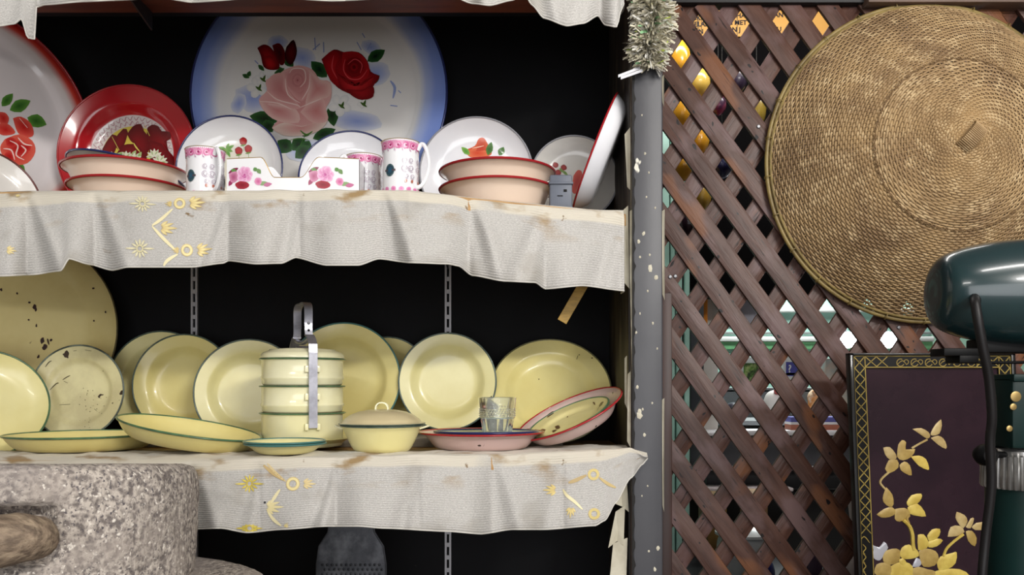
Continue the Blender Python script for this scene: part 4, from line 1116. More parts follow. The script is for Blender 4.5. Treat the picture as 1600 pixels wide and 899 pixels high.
up = [(0, zt_-.006), (Ru*.55, zt_-.004), (Ru*.9, zt_), (Ru*.965, zt_-.004), (Ru*.992, zt_-.014), (Ru, zt_-.03), (Ru*1.004, zt_-.13), (Ru*.995, zt_-.170), (Ru*.96, zt_-.178), (Ru*.7, zt_-.185)]
nz_ = (P(34, 840, Ym-Ru)-Vector((0, 0, .0256))-Vector((xm, Ym, .83)))
MB().add(*stone(up, 220, 2, .0032, (math.atan2(nz_.y, nz_.x), nz_.z, .040, .034, .05))).build('upper_stone', STONE, mill, True, sharp=None).data.transform(Matrix.Translation((0, 0, zt_)) @ Matrix.Rotation(math.radians(-5.6), 4, 'X') @ Matrix.Translation((0, 0, -zt_)))
zb_ = (ZC-.330)-.83
lo_ = [(0, zb_-.012), (Ru*1.0, zb_-.010), (.345, zb_), (.372, zb_-.006), (.386, zb_-.025), (.384, zb_-.055), (.34, .03), (.33, 0), (0, 0)]
MB().add(*stone(lo_, 160, 7, .003)).build('lower_stone', STONE, mill, True, sharp=None)
WPEG = mat('weathered_peg', '#877562', .75, col2='#5F5042', nscale=7, stretch=(2, 14, 14), bump=.5, bscale=18, col3='#9C8A74', n3=5)
q = [P(-150, 874, Ym-Ru-.05), P(-60, 858, Ym-Ru-.035), P(0, 845, Ym-Ru-.016), P(36, 842, Ym-Ru-.003), P(53, 842, Ym-Ru+.008), P(58, 842, Ym-Ru+.02)]
V, Fc = tube(smoothline(q, 5), [.031]*14+[.030-.0005*k for k in range(12)], 18)
off = Vector((xm, Ym, .83)); V = [Vector(v)-off+Vector((0, 0, .0022*noise.noise(Vector(v)*40))) for v in V]
mk('handle_peg', V, Fc, WPEG, mill, True)
tb = thing('mill_table', 'plain wooden table carrying the stone mill', 'table', Matrix.Translation((xm, Ym, 0)))
MB().box(-.42, .42, -.32, .32, .79, .83, b=.004).build('table_top', DARKWOOD, tb)
for sx in (-1, 1):
    for sy in (-1, 1): MB().box(sx*.36-.03, sx*.36+.03, sy*.27-.03, sy*.27+.03, 0, .79, b=.003).build('leg', DARKWOOD, tb)

# ================================================================== GRATER, YELLOW STRIP, TINSEL
Yg = 1.86; gm = mat('dull_tin', '#5E6066', .55, metal=.5, col2='#44464B', nscale=9, bump=.2, bscale=30, col3='#75777C', n3=14)
e = thing('tin_grater', 'grey tin grater with punched holes hanging below the lower shelf', 'grater', Matrix.Translation(P(549, 830, Yg)))
pl = [(-54, 150), (-54, 52), (-50, 24), (-36, 2), (-32, -25), (-30, -60), (30, -60), (32, -25), (36, 2), (50, 24), (54, 52), (54, 150)]
pl = [(x/F*Yg, -y/F*Yg) for x, y in pl]
Mg = Matrix(((1, 0, 0, 0), (0, 0, -1, 0), (0, 1, 0, 0), (0, 0, 0, 1)))
MB().prism(pl[::-1], -.001, .001, Mg).build('plate', gm, e, False)
MB().tube([(x, -.001, y) for x, y in pl[:6]], .0022, 6).tube([(x, -.001, y) for x, y in pl[6:]], .0022, 6).build('rolled_edge', gm, e)
mb = MB(); mh = MB()
for r_ in range(9):
    for c_ in range(13):
        x = (-45+c_*7.4+(3.7 if r_ % 2 else 0))/F*Yg; zz = -(53+r_*7.2)/F*Yg
        if abs(x) < 48/F*Yg:
            T_ = Matrix.Translation((x, -.0012, zz)) @ Matrix.Rotation(math.pi/2, 4, 'X')
            mb.lathe([(.0036, 0), (.0026, .0018), (.0017, .0020), (.0017, .0002)], 7, T_); mh.lathe([(0, .0005), (.0017, .0005)], 7, T_)
mb.build('punched_teeth', gm, e, False, 'stuff'); mh.build('punched_holes', mat('slot_dark', '#050505'), e, False, 'stuff')

a_, b__ = P(926, 420, 1.86), P(878, 503, 1.86)
dv = (b__-a_); Ls = dv.length; Ms = frame((0, -1, 0), a_)
an = math.atan2(dv.z, dv.x)
e = mk('yellow_strip', *(lambda mb: (mb.v, mb.f))(MB().box(-.09, Ls, -.0115, .0115, -.0015, .0015, Matrix.Translation(a_) @ Matrix.Rotation(-an, 4, 'Y') @ Matrix.Rotation(math.pi/2, 4, 'X'), b=.0006)),
   mat('yellow_strip', '#B58E34', .5, col2='#9E7A28', nscale=14, stretch=(3, 14, 14)), None, False)
tag(e, 'ochre yellow flat wooden strip hanging slantwise under the middle shelf by the post', 'wooden strip')

def tinsel():
    R = random.Random(11); vs = []; fs = []; cs = []
    Yc = 1.765; cols = [H(c) for c in ('#D2CBB4', '#E0DCD0', '#BDB6A0', '#E8E6E0', '#C9C3AE', '#A8A28E', '#DAD4C2')]; gr = [H('#9FD6A0'), H('#CFE36A'), H('#E8F2E2')]
    for k in range(2400):
        py = R.uniform(-70, 104); t = R.uniform(0, 2*math.pi)
        cx = 1017+5*math.sin(py*.06)
        c = P(cx, py, Yc); L_ = R.uniform(.028, .058)*(1 if py < 80 else .8)
        d_ = Vector((math.cos(t), math.sin(t)*.8, R.uniform(-.55, .3))).normalized()
        if d_.y > .25: d_.y *= -.6
        sd = d_.cross(Vector((R.uniform(-1, 1), R.uniform(-1, 1), R.uniform(-1, 1)))).normalized()*R.uniform(.0010, .0026)
        mid = c+d_*L_*.55+Vector((0, 0, R.uniform(-.004, .004))); end = c+d_*L_+Vector((0, 0, R.uniform(-.012, .002)))
        a = len(vs); vs += [c-sd, c+sd, mid+sd, mid-sd, end+sd, end-sd]
        fs += [(a, a+1, a+2, a+3), (a+3, a+2, a+4, a+5)]
        col = R.choice(gr) if R.random() < .05 else R.choice(cols); cs += [col]*6
    # two wide transparent-looking strands at the bottom
    for q in ([(1000, 106), (966, 119)], [(1004, 110), (970, 122)]):
        p0, p1 = P(*q[0], 1.75), P(*q[1], 1.74); a = len(vs); s_ = Vector((0, 0, .003)); vs += [p0-s_, p0+s_, p1+s_, p1-s_]; fs.append((a, a+1, a+2, a+3)); cs += [H('#9A9AA0')]*4
    c0 = MB().tube([P(1017+5*math.sin(y*.06), y, Yc) for y in range(-70, 112, 8)], .006, 6); a = len(vs); vs += c0.v; fs += [tuple(i+a for i in f) for f in c0.f]; cs += [H('#7A7462')]*len(c0.v)
    o = mk('tinsel_garland', vs, fs, paintmat('tinsel_foil', .35, 0., .1), None, False)
    at = o.data.color_attributes.new('Col', 'FLOAT_COLOR', 'POINT'); at.data.foreach_set('color', [x for c in cs for x in (*c, 1)])
    tag(o, 'bushy silver-gold tinsel garland hanging down the top of the grey post', 'tinsel', kind='stuff')
tinsel()

# ================================================================== LATTICE
Yl = 2.26
def latmat():
    m = bpy.data.materials.new('weathered_slat'); m.use_nodes = True; nt = m.node_tree; N = nt.nodes; L = nt.links
    b = N['Principled BSDF']; b.inputs['Roughness'].default_value = .45; b.inputs['Specular IOR Level'].default_value = .35
    tc = N.new('ShaderNodeTexCoord'); oi = N.new('ShaderNodeObjectInfo')
    ad = N.new('ShaderNodeVectorMath'); ad.operation = 'ADD'; L.new(tc.outputs['Object'], ad.inputs[0])
    mu = N.new('ShaderNodeVectorMath'); mu.operation = 'SCALE'; mu.inputs[3].default_value = 9; cb = N.new('ShaderNodeCombineXYZ')
    for i in range(3): L.new(oi.outputs['Random'], cb.inputs[i])
    L.new(cb.outputs[0], mu.inputs[0]); L.new(mu.outputs[0], ad.inputs[1])
    def nz(scale, st, lo, hi, d=4):
        mp = N.new('ShaderNodeMapping'); mp.inputs['Scale'].default_value = st; L.new(ad.outputs[0], mp.inputs['Vector'])
        n = N.new('ShaderNodeTexNoise'); n.inputs['Scale'].default_value = scale; n.inputs['Detail'].default_value = d; L.new(mp.outputs[0], n.inputs['Vector'])
        r = N.new('ShaderNodeMapRange'); r.inputs[1].default_value = lo; r.inputs[2].default_value = hi; L.new(n.outputs[0], r.inputs[0]); return r.outputs[0]
    def mix(f, a, c):
        x = N.new('ShaderNodeMix'); x.data_type = 'RGBA'; L.new(f, x.inputs[0])
        if isinstance(a, str): x.inputs[6].default_value = (*H(a), 1)
        else: L.new(a, x.inputs[6])
        x.inputs[7].default_value = (*H(c), 1); return x.outputs[2]
    c = mix(nz(6, (1, 6, 6), .35, .65), '#3F241A', '#563A30')
    c = mix(nz(5, (1, 2, 2), .52, .62), c, '#634C4A')
    c = mix(nz(4.5, (1, 1.6, 1.6), .60, .66, 2), c, '#70472E')
    c = mix(nz(30, (.5, 6, 6), .62, .74), c, '#22140F')
    c = mix(nz(60, (.6, 1, 1), .72, .74, 1), c, '#150D0C')
    L.new(c, b.inputs['Base Color'])
    n = N.new('ShaderNodeTexNoise'); n.inputs['Scale'].default_value = 22; mp = N.new('ShaderNodeMapping'); mp.inputs['Scale'].default_value = (.6, 5, 5)
    L.new(ad.outputs[0], mp.inputs['Vector']); L.new(mp.outputs[0], n.inputs['Vector'])
    bp = N.new('ShaderNodeBump'); bp.inputs['Strength'].default_value = .45; bp.inputs['Distance'].default_value = .003; L.new(n.outputs[0], bp.inputs['Height']); L.new(bp.outputs[0], b.inputs['Normal'])
    return m
SLAT = latmat()
lat = thing('lattice_screen', 'diagonal brown wooden lattice screen right of the cabinet post', 'lattice', Matrix.Translation((P(1330, 0, Yl).x, Yl, 0)))
lo = Vector((P(1330, 0, Yl).x, Yl, 0))
xa, xb, ya, yb = 985., 1900., 6., 1120.
rg = random.Random(5)
def clip(x, y, dx, dy):
    t0, t1 = -1e9, 1e9
    for p, d_, a, b_ in ((x, dx, xa, xb), (y, dy, ya, yb)):
        u, v = (a-p)/d_, (b_-p)/d_
        if u > v: u, v = v, u
        t0 = max(t0, u); t1 = min(t1, v)
    return (t0, t1) if t1-t0 > .6 else None
def slat(x, y, dx, dy, Y, wpx):
    c = clip(x, y, dx, dy)
    if not c: return
    p, q = P(x+dx*c[0], y+dy*c[0], Yl), P(x+dx*c[1], y+dy*c[1], Yl); p.y = q.y = Y
    L_ = (q-p).length; d_ = (q-p).normalized(); up_ = Vector((0, 1, 0)).cross(d_).normalized()
    mid = (p+q)/2
    Mx = Matrix(((d_.x, up_.x, 0, mid.x-lo.x), (0, 0, 1, mid.y-lo.y), (d_.z, up_.z, 0, mid.z-lo.z), (0, 0, 0, 1)))
    hw = wpx/F*Yl/2*rg.uniform(.95, 1.05)
    o = MB().box(-L_/2-.008, L_/2+.008, -hw, hw, -.006, .006, b=.0016).build('slat', SLAT, lat, True, sharp=40)
    o.matrix_local = Mx @ Matrix.Rotation(math.radians(rg.uniform(-.5, .5)), 4, 'Z')
    return o
for k in range(-18, 16):
    slat(1139+62.3*k, 488, 33, 45.5, Yl, 28.2)
for k in range(-14, 26):
    slat(1139+62.3*k, 488, -30.2, 45.5, Yl+.0125, 27.8)
for x, y, r in ((1047, 433, 3), (1055, 432, 2), (1404, 512, 3.5), (1185, 198, 3)):
    MB().lathe([(0, .004), (.004, .0035), (.006, 0)], 10, Matrix.Translation(P(x, y, Yl-.0065)-lo) @ Matrix.Rotation(math.pi/2, 4, 'X')).build('nail_head', STEEL, lat)
JR = mat('red_brown_jamb', '#38190F', .5, col2='#2C140D', nscale=4, stretch=(6, 6, 1))
p0, p1 = P(1034, 0, Yl-.02).x, P(1050, 0, Yl-.02).x
MB().box(p0-lo.x, p1-lo.x, -.022, .02, 0, ZC+.25, b=.002).build('frame_stile', JR, lat)
MB().box(p0-lo.x, P(1900, 0, Yl).x-lo.x, -.02, .03, P(0, 9, Yl).z, P(0, -30, Yl).z, b=.002).build('frame_rail', mat('black_beam', '#0E0B0D', .6), lat)
MB().box(P(1345, 0, Yl).x-lo.x, P(1900, 0, Yl).x-lo.x, -.05, .02, P(0, 3, Yl-.05).z, P(0, -60, Yl).z, b=.002).build('frame_board', mat('grey_brown_board', '#6A5448', .6, col2='#594539', nscale=4, stretch=(1, 8, 8)), lat)

# ================================================================== BASKET
Yk = 2.235; Rk = 247/F*Yk; Hk = .225
BK = mat('woven_rattan', '#AC8F66', .6, col2='#846A4C', nscale=7, lo=.35, hi=.65, col3='#C4AA82', n3=30, spec=.3)
BK2 = mat('rattan_rib', '#AA8C62', .65, col2='#826848', nscale=9)
BKR = mat('bamboo_hoop', '#8E7A46', .5, col2='#6E5C34', nscale=12)
cK = P(1446, 255, Yk)
bk = thing('woven_basket_cover', 'large domed woven rattan food cover hanging on the lattice', 'basket', frame((0, -1, 0), cK))
def dome(r):
    q = r/Rk; return Hk*(1-.30*q-.70*q**3.0)
def dnorm(r):
    e_ = 1e-4; s_ = (dome(min(r+e_, Rk))-dome(max(r-e_, 0)))/(2*e_); n_ = Vector((-s_, 1)); n_.normalize(); return n_
V = []; Fc = []
def ringstrand(r, nrib, ph, hw, amp, seg, rs):
    n = nrib*seg; nn = dnorm(r); z = dome(r); a = len(V)
    R_ = random.Random(rs)
    for i in range(n):
        t = 2*math.pi*i/n; wv_ = amp*math.cos(nrib*t/2+ph)
        rr_ = r+.0006*math.sin(t*7+rs)
        c, s_ = math.cos(t), math.sin(t)
        for du, dw in ((-hw, -.0003), (-hw*.5, .0011), (hw*.5, .0011), (hw, -.0003)):
            # du runs along the slope (tangent), dw along the normal
            rr2 = rr_+du*nn.y+(wv_+dw)*nn.x; zz = z-du*nn.x+(wv_+dw)*nn.y
            V.append((rr2*c, rr2*s_, zz))
    for i in range(n):
        j = (i+1) % n
        for k in range(3): Fc.append((a+4*i+k, a+4*i+k+1, a+4*j+k+1, a+4*j+k))
r = .028; k = 0; split = Rk*.50
while r < Rk-.004:
    nr_ = 76 if r < split else 152
    if r < .06: nr_ = 38
    sp = .0064 if r > split else .0060
    ringstrand(r, nr_, math.pi*k, sp*.45, .0021 if nr_ > 40 else .0015, 4, k)
    r += sp*dnorm(r).y; k += 1
mk('weave', V, Fc, BK, bk, True, 'stuff')
mb = MB()
for nr_, r0, r1 in ((38, .012, .062), (76, .058, split+.004), (152, split-.003, Rk-.001)):
    for i in range(nr_):
        t = 2*math.pi*(i+.5*0)/nr_; c, s_ = math.cos(t), math.sin(t); pts = []
        for q in range(9):
            rr_ = r0+(r1-r0)*q/8; n_ = dnorm(rr_); pts.append((rr_*c, rr_*s_, dome(rr_)+.0007))
        hw = .0019; vs = []; 
        for p in pts: vs += [(p[0]-s_*hw, p[1]+c*hw, p[2]-.0008), (p[0], p[1], p[2]+.0012), (p[0]+s_*hw, p[1]-c*hw, p[2]-.0008)]
        mb.add(vs, [f for q in range(8) for f in ((q*3, q*3+1, q*3+4, q*3+3), (q*3+1, q*3+2, q*3+5, q*3+4))])
mb.build('ribs', BK2, bk, True, 'stuff')
# a darker twined ring where the ribs divide
mb = MB()
for s_ in (0, 1):
    mb.tube([((split+.0025*math.cos(60*t+math.pi*s_))*math.cos(t), (split+.0025*math.cos(60*t+math.pi*s_))*math.sin(t), dome(split)+.0025+.001*math.sin(60*t)) for t in [2*math.pi*i/720 for i in range(720)]], .0012, 5, closed=True)
mb.build('twined_ring', mat('dark_rattan', '#6E5434', .7), bk)
hoop = MB().tube([(Rk*1.004*math.cos(t), Rk*1.004*math.sin(t), -.001) for t in [2*math.pi*i/180 for i in range(180)]], .0062, 10, closed=True).build('hoop', BKR, bk)
hoop2 = MB().tube([(Rk*.985*math.cos(t), Rk*.985*math.sin(t), .009) for t in [2*math.pi*i/180 for i in range(180)]], .0042, 8, closed=True).build('inner_hoop', BKR, bk)
for a in range(0, 360, 14):
    t = math.radians(a+3); c, s_ = math.cos(t), math.sin(t); q = []
    for u in range(12):
        w_ = 2*math.pi*u/12; rr_ = Rk*1.0+.0105*math.cos(w_); q.append((rr_*c-.0004*s_*u, rr_*s_+.0004*c*u, .003+.0105*math.sin(w_)))
    MB().tube(q, .0014, 5, closed=True).build('binding', BKR, hoop)
# bound loop at the apex
q = smoothline([(-.022, -.020, Hk-.012), (-.014, -.013, Hk+.010), (0, 0, Hk+.017), (.014, .013, Hk+.010), (.022, .020, Hk-.012)], 6)
vs = []; fs = []; hd = Vector((.68, -.73, 0))
q = [Vector((p.x*1.15, p.y*1.5+.006, p.z+.004)) for p in q]
for p in q:
    sd_ = Vector((.76, -.65, 0))*.0165
    vs += [p-sd_, p+sd_, p+sd_-Vector((0, 0, .004)), p-sd_-Vector((0, 0, .004))]
for i in range(len(q)-1):
    for k in range(4): fs.append((i*4+k, i*4+(k+1) % 4, i*4+4+(k+1) % 4, i*4+4+k))
fs += [(3, 2, 1, 0), tuple(4*(len(q)-1)+k for k in range(4))]
lp = mk('apex_loop', vs, fs, BK2, bk, False)
for i in range(2, len(q)-2):
    p = q[i]; sd_ = Vector((.76, -.65, 0))*.0172
    MB().tube([p-sd_+Vector((0, 0, .0006)), p+sd_+Vector((0, 0, .0006))], .0017, 6).build('binding', BK, lp)
MB().lathe([(0, dome(0)-.002), (.020, dome(.02)-.001), (.032, dome(.032)-.001)], 30).build('apex_cap', mat('dark_rattan', '#6E5434'), bk)

# ================================================================== LACQUER PANEL
Yp = 2.06
LAC = mat('dark_lacquer', '#33222A', .2, coat=.35, col2='#271A22', nscale=3)  # base colour lightened to stand in for the reflection in the black panel
LACB = mat('black_lacquer', '#0A090A', .35, coat=.1, spec=.3)
pn = thing('lacquer_panel', 'dark lacquered screen panel with gold lattice border and raised gold flowers', 'panel')
def lp_(px, py): return P(px, py, Yp)
# panel axes (leaning slightly in its own plane)
TL, TR, BL = lp_(1331, 556), lp_(1576, 556), lp_(1345, 899)
xax = (TR-TL).normalized(); dn = (BL-TL).normalized()
Wp = (TR-TL).length; Lp = (TL.z)/abs(dn.z)
MP = Matrix(((xax.x, -dn.x, 0, TL.x), (0, 0, -1, TL.y), (xax.z, -dn.z, 0, TL.z), (0, 0, 0, 1)))   # local x right, y up, z to viewer
def pxl(px, py, off=0.):
    d_ = lp_(px, py)-TL; det = xax.x*dn.z-xax.z*dn.x
    u = (d_.x*dn.z-d_.z*dn.x)/det; v = (xax.x*d_.z-xax.z*d_.x)/det
    return u, -v
bw = 19/F*Yp
MB().box(0, Wp, -Lp, 0, -.012, .0, MP).build('board', LAC, pn, False)
fw = bw
mb = MB(); mb.box(-.010, .0, -Lp, .006, -.016, .012, MP, b=.001); mb.box(Wp, Wp+.010, -Lp, .006, -.016, .012, MP, b=.001); mb.box(-.01, Wp+.01, .0, .006, -.016, .012, MP, b=.001)
mb.build('outer_frame', LACB, pn)
mb = MB(); mb.box(0, fw, -Lp, 0, 0, .006, MP); mb.box(Wp-fw, Wp, -Lp, 0, 0, .006, MP); mb.box(fw, Wp-fw, -fw, 0, 0, .006, MP)
mb.build('border', LACB, pn, False)
GD = mat('old_gold_paint', '#A8924A', .4, metal=.35, col2='#8A7638', nscale=20)
mb = MB()
def bar(x0, y0, x1, y1, wd=.0022, z=.0066, mbx=None):
    d_ = Vector((x1-x0, y1-y0)); L_ = d_.length; a = math.atan2(d_.y, d_.x)
    (mbx or mb).box(0, L_, -wd/2, wd/2, -.0006, .0008, MP @ Matrix.Translation((x0, y0, z)) @ Matrix.Rotation(a, 4, 'Z'))
for x in (.0012, fw-.0012, Wp-fw+.0012, Wp-.0012): bar(x, -Lp, x, 0)
for y in (-.0012,): bar(0, y, Wp, y)
bar(fw, -fw+.0012, Wp-fw, -fw+.0012)
cell = 17.2/F*Yp; k = 0
y = -.004
while y > -.44:
    for x0 in (0, Wp-fw):
        bar(x0+.003, y, x0+fw-.003, y-cell); bar(x0+fw-.003, y, x0+.003, y-cell)
        xm_, ym_ = x0+fw/2, y-cell      # small diamond between two crossings
    y -= cell
for x0 in (fw, fw+cell, Wp-fw-cell, Wp-fw-2*cell):
    bar(x0, -.003, x0+cell, -fw+.003); bar(x0+cell, -.003, x0, -fw+.003)
mb.build('gold_lattice', GD, pn, False)
m = Motif()
for x in range(6):
    cxp = 1405+x*22
    m.ring(cxp, 567, 5, 6.4, '#8E7A44', 12, .4, 5.2); m.ring(cxp+9, 566, 3, 4.2, '#8E7A44', 10, 3, 8); m.stroke([(cxp-6, 571), (cxp+3, 564), (cxp+10, 571)], 1.4, '#8E7A44')
for k in range(5):
    m.stroke([(1346, 850+k*14), (1351, 856+k*14), (1347, 862+k*14), (1350, 866+k*14)], 1.6, '#A08A48')
m.stroke([(1340, 848), (1348, 838), (1357, 848)], 1.6, '#A08A48')
m.build('border_scrolls', lambda px, py, off: MP @ Vector((*pxl(px, py), .0064+off)), pn, off=.0003)
# raised flowers: each petal a little cushion
FG = [mat('gold_shell', '#B59A58', .45, metal=.1, coat=.1, col2='#A08444', nscale=30), mat('bright_gold_shell', '#D4BC5C', .45, metal=.1, coat=.1, col2='#BFA346', nscale=30), mat('silver_shell', '#B9B9C2', .3, metal=.2, coat=.3), mat('pale_gold_shell', '#BFA874', .45, metal=.1, coat=.1, col2='#A88E58', nscale=30)]
def relief(name, pts, mtl, th=.0018, sm=2, parent=pn):
    q = [Vector((*p, 0)) for p in pts]
    if sm: q = smoothline(q+[q[0]], sm)[:-1]
    q = [Vector(pxl(p.x, p.y)) for p in q]; n = len(q); c = sum(q, Vector((0, 0)))/n
    vs = []; 
    for k, (s_, z) in enumerate(((1, 0.), (1, th*.5), (.8, th*.85), (.4, th*1.05))):
        vs += [MP @ Vector((c.x+(p.x-c.x)*s_, c.y+(p.y-c.y)*s_, z)) for p in q]
    vs.append(MP @ Vector((c.x, c.y, th*1.1)))
    fs = [(k*n+i, k*n+(i+1) % n, (k+1)*n+(i+1) % n, (k+1)*n+i) for k in range(3) for i in range(n)]+[(3*n+i, 3*n+(i+1) % n, 4*n) for i in range(n)]
    return mk(name, vs, fs, mtl, parent, True, None, 50)
zc3 = Z(1300, 620, 5.32); zc4 = Z(1300, 730, 5.32)
def stem(pts, wd, f, mtl): 
    q = smoothline([Vector((*p, 0)) for p in f(pts)], 5); q2 = [MP @ Vector((*pxl(p.x, p.y), .0012)) for p in q]
    MB().tube(q2, wd/5.32/F*Yp/2, 7).build('stem', mtl, pn)
g, bg, sv, pg = FG
for pts, mt in (([(668, 270), (740, 262), (800, 295), (815, 330), (790, 350), (740, 320)], pg), ([(905, 190), (912, 240), (890, 310), (830, 325), (820, 300), (860, 230)], pg), ([(820, 345), (880, 325), (925, 350), (950, 400), (945, 435), (880, 400)], pg),
                ([(425, 425), (480, 420), (530, 480), (530, 520), (480, 525), (440, 480)], pg), ([(550, 400), (580, 362), (615, 380), (612, 440), (690, 435), (660, 500), (590, 530), (540, 500)], g), ([(470, 530), (540, 525), (550, 590), (480, 635), (440, 600)], g), ([(560, 570), (600, 540), (645, 570), (662, 655), (610, 640), (570, 610)], g), ([(655, 500), (720, 490), (780, 520), (805, 590), (795, 610), (720, 575)], bg)):
    relief('petal', zc3(pts), mt)
stem([(790, 358), (720, 395), (660, 430)], 18, zc3, pg); stem([(470, 630), (415, 680), (400, 720), (440, 770)], 20, zc3, pg)
for pts, mt in (([(450, 168), (500, 230), (510, 310), (480, 335), (425, 290), (425, 230)], g), ([(370, 395), (430, 350), (500, 335), (530, 380), (480, 415), (410, 420)], g), ([(525, 350), (600, 340), (650, 375), (630, 420), (560, 455), (520, 430)], g), ([(620, 290), (660, 235), (740, 222), (740, 265), (700, 310), (630, 325)], bg), ([(625, 340), (680, 300), (740, 330), (780, 410), (700, 405), (650, 390)], bg),
                ([(712, 565), (760, 560), (800, 620), (790, 670), (715, 690)], bg), ([(790, 570), (830, 520), (895, 515), (890, 570), (840, 620), (800, 610)], bg), ([(800, 620), (870, 595), (920, 610), (870, 660), (800, 668)], bg),
                ([(1035, 372), (1100, 400), (1125, 450), (1090, 510), (1050, 470), (1025, 420)], pg), ([(960, 580), (985, 500), (1060, 490), (1100, 540), (1040, 575)], pg), ([(1160, 500), (1200, 465), (1280, 460), (1300, 490), (1260, 520), (1190, 525)], pg), ([(1110, 535), (1160, 530), (1200, 590), (1185, 660), (1130, 615)], g), ([(1110, 500), (1150, 430), (1180, 430), (1150, 510)], pg),
                ([(315, 635), (390, 670), (430, 620), (465, 670), (430, 730), (400, 775), (360, 770), (330, 730), (345, 690)], sv),
                ([(440, 700), (500, 680), (560, 690), (560, 780), (500, 810), (440, 810), (420, 750)], g), ([(560, 720), (580, 670), (640, 645), (705, 690), (720, 740), (650, 765), (580, 760)], bg), ([(720, 700), (780, 678), (860, 700), (885, 760), (850, 820), (760, 830), (730, 770)], g), ([(350, 870), (370, 810), (450, 795), (500, 840), (480, 900), (370, 900)], g), ([(480, 830), (560, 790), (640, 800), (680, 860), (650, 940), (500, 940)], bg), ([(660, 850), (720, 830), (790, 850), (860, 870), (850, 940), (680, 940)], g), ([(870, 800), (900, 745), (1000, 715), (1035, 710), (1025, 800), (960, 850), (890, 865)], bg), ([(850, 870), (930, 850), (1060, 850), (1140, 900), (1100, 950), (860, 950)], bg), ([(555, 770), (590, 760), (620, 800), (590, 830), (560, 810)], bg), ([(665, 830), (700, 755), (745, 790), (720, 830)], sv)):
    relief('petal', zc4(pts), mt, .0026 if mt in (g, bg) else .002)
stem([(590, 440), (640, 490), (665, 560), (670, 640), (680, 690)], 32, zc4, bg); stem([(1090, 560), (1010, 620), (950, 680), (925, 740)], 24, zc4, bg); stem([(640, 400), (620, 430), (635, 470)], 26, zc4, g)
setbase(pn, (TL.x+Wp/2, Yp, 0))

# ================================================================== FAN
Yf_ = 1.46
FGN = mat('dark_green_enamel', '#1C3537', .25, coat=.4, col2='#172C30', nscale=3, spots=('#C9CCCE', 22, .79))
FGN2 = mat('bottle_green_paint', '#0F2B29', .45, coat=0, col2='#0C211F', nscale=3, spec=.18)
FBK = mat('black_rubber', '#0B0B0C', .5, spec=.15)
fan = thing('pedestal_fan', 'old dark green pedestal fan, motor housing and post, at the right edge', 'fan')
fc = P(1460, 458, Yf_); kx = Yf_/F
MX = Matrix.Translation(fc) @ Matrix.Rotation(math.radians(-4), 4, 'Z') @ Matrix(((0, 0, 1, 0), (1, 0, 0, 0), (0, 1, 0, 0), (0, 0, 0, 1)))   # lathe axis -> +X
prof = [(0, -1), (28, -1), (44, 2), (54, 8), (61, 18), (68, 36), (74, 60), (79, 90), (82, 130), (83, 170), (83, 250), (80, 258), (70, 262), (0, 264)]
prof = [(0, -1)]+[(r, x) for r, x in smoothline([(r, x, 0) for r, x in prof[1:]], 3) for r, x in [(r, x)]] if False else prof
q = smoothline([(r, x, 0) for r, x in prof], 4)
MB().lathe([(max(p.x, 0)*kx, p.y*kx) for p in q], 64, MX).build('motor_housing', FGN, fan, sharp=None)
hole = P(1524, 470, Yf_-.0985)
MB().lathe([(.010, 0), (.0075, .002), (.0065, -.002), (0, -.003)], 16, Matrix.Translation(P(1524, 470, Yf_-.092)) @ Matrix.Rotation(math.pi/2, 4, 'X')).build('cord_grommet', FBK, fan)
cord = [P(1523, 466, Yf_-.080), P(1524, 474, Yf_-.104), P(1528, 500, Yf_-.112), P(1536, 545, Yf_-.108), P(1545, 590, Yf_-.10), P(1550, 650, Yf_-.09), P(1547, 690, Yf_-.08), P(1549, 760, Yf_-.07), P(1540, 840, Yf_-.06), P(1533, 930, Yf_-.06), P(1530, 1100, Yf_-.05)]
MB().tube(smoothline(cord, 6), .0078, 10).build('power_cord', mat('grey_cord', '#171516', .45, spec=.3), fan)
MB().box(*(lambda a, b_: (a.x, b_.x, Yf_-.02, Yf_+.03, b_.z, a.z))(P(1466, 545, Yf_), P(1534, 557, Yf_)), b=.002).box(*(lambda a, b_: (a.x, b_.x, Yf_-.02, Yf_+.03, b_.z, a.z))(P(1490, 556, Yf_), P(1520, 568, Yf_)), b=.002).box(*(lambda a, b_: (a.x, b_.x, Yf_-.02, Yf_+.04, b_.z, a.z))(P(1528, 530, Yf_), P(1700, 552, Yf_)), b=.003).build('tilt_bracket', FBK, fan)
MB().tube([P(1500, 566, Yf_), P(1560, 567, Yf_), P(1640, 566, Yf_)], .0028, 8).build('tilt_rod', FBK, fan)
def fbox(x0, y0, x1, y1, d0, d1, b=.003): 
    a, b_ = P(x0, y0, Yf_), P(x1, y1, Yf_); return (a.x, b_.x, Yf_+d0, Yf_+d1, b_.z, a.z)
MB().box(*fbox(1566, 588, 1660, 700, -.03, .04), b=.006).box(*fbox(1566, 585, 1660, 597, -.034, .044), b=.003).build('neck_box', FGN2, fan)
BR = mat('brass_screw', '#9A8250', .4, metal=.6)
for x, y, r in ((1587, 620, .0095), (1583, 636, .006), (1577, 670, .0055)):
    MB().lathe([(0, .0016), (r*.75, .0016), (r*.98, .0010), (r*1.0, 0)], 16, Matrix.Translation(P(x, y, Yf_-.0305)) @ Matrix.Rotation(math.pi/2, 4, 'X')).build('screw', BR, fan)
cpx = 1612; cR = 52*kx
mb = MB(); zA, zB = P(0, 702, Yf_).z, P(0, 765, Yf_).z; xc_ = P(cpx, 0, Yf_).x; n = 160; V = []; Fc = []
rows = [(.90, zA), (1.0, zA-.004), (1.0, zA-.010), (1.06, zA-.013), (1.09, zB+.004), (1.05, zB), (.9, zB)]
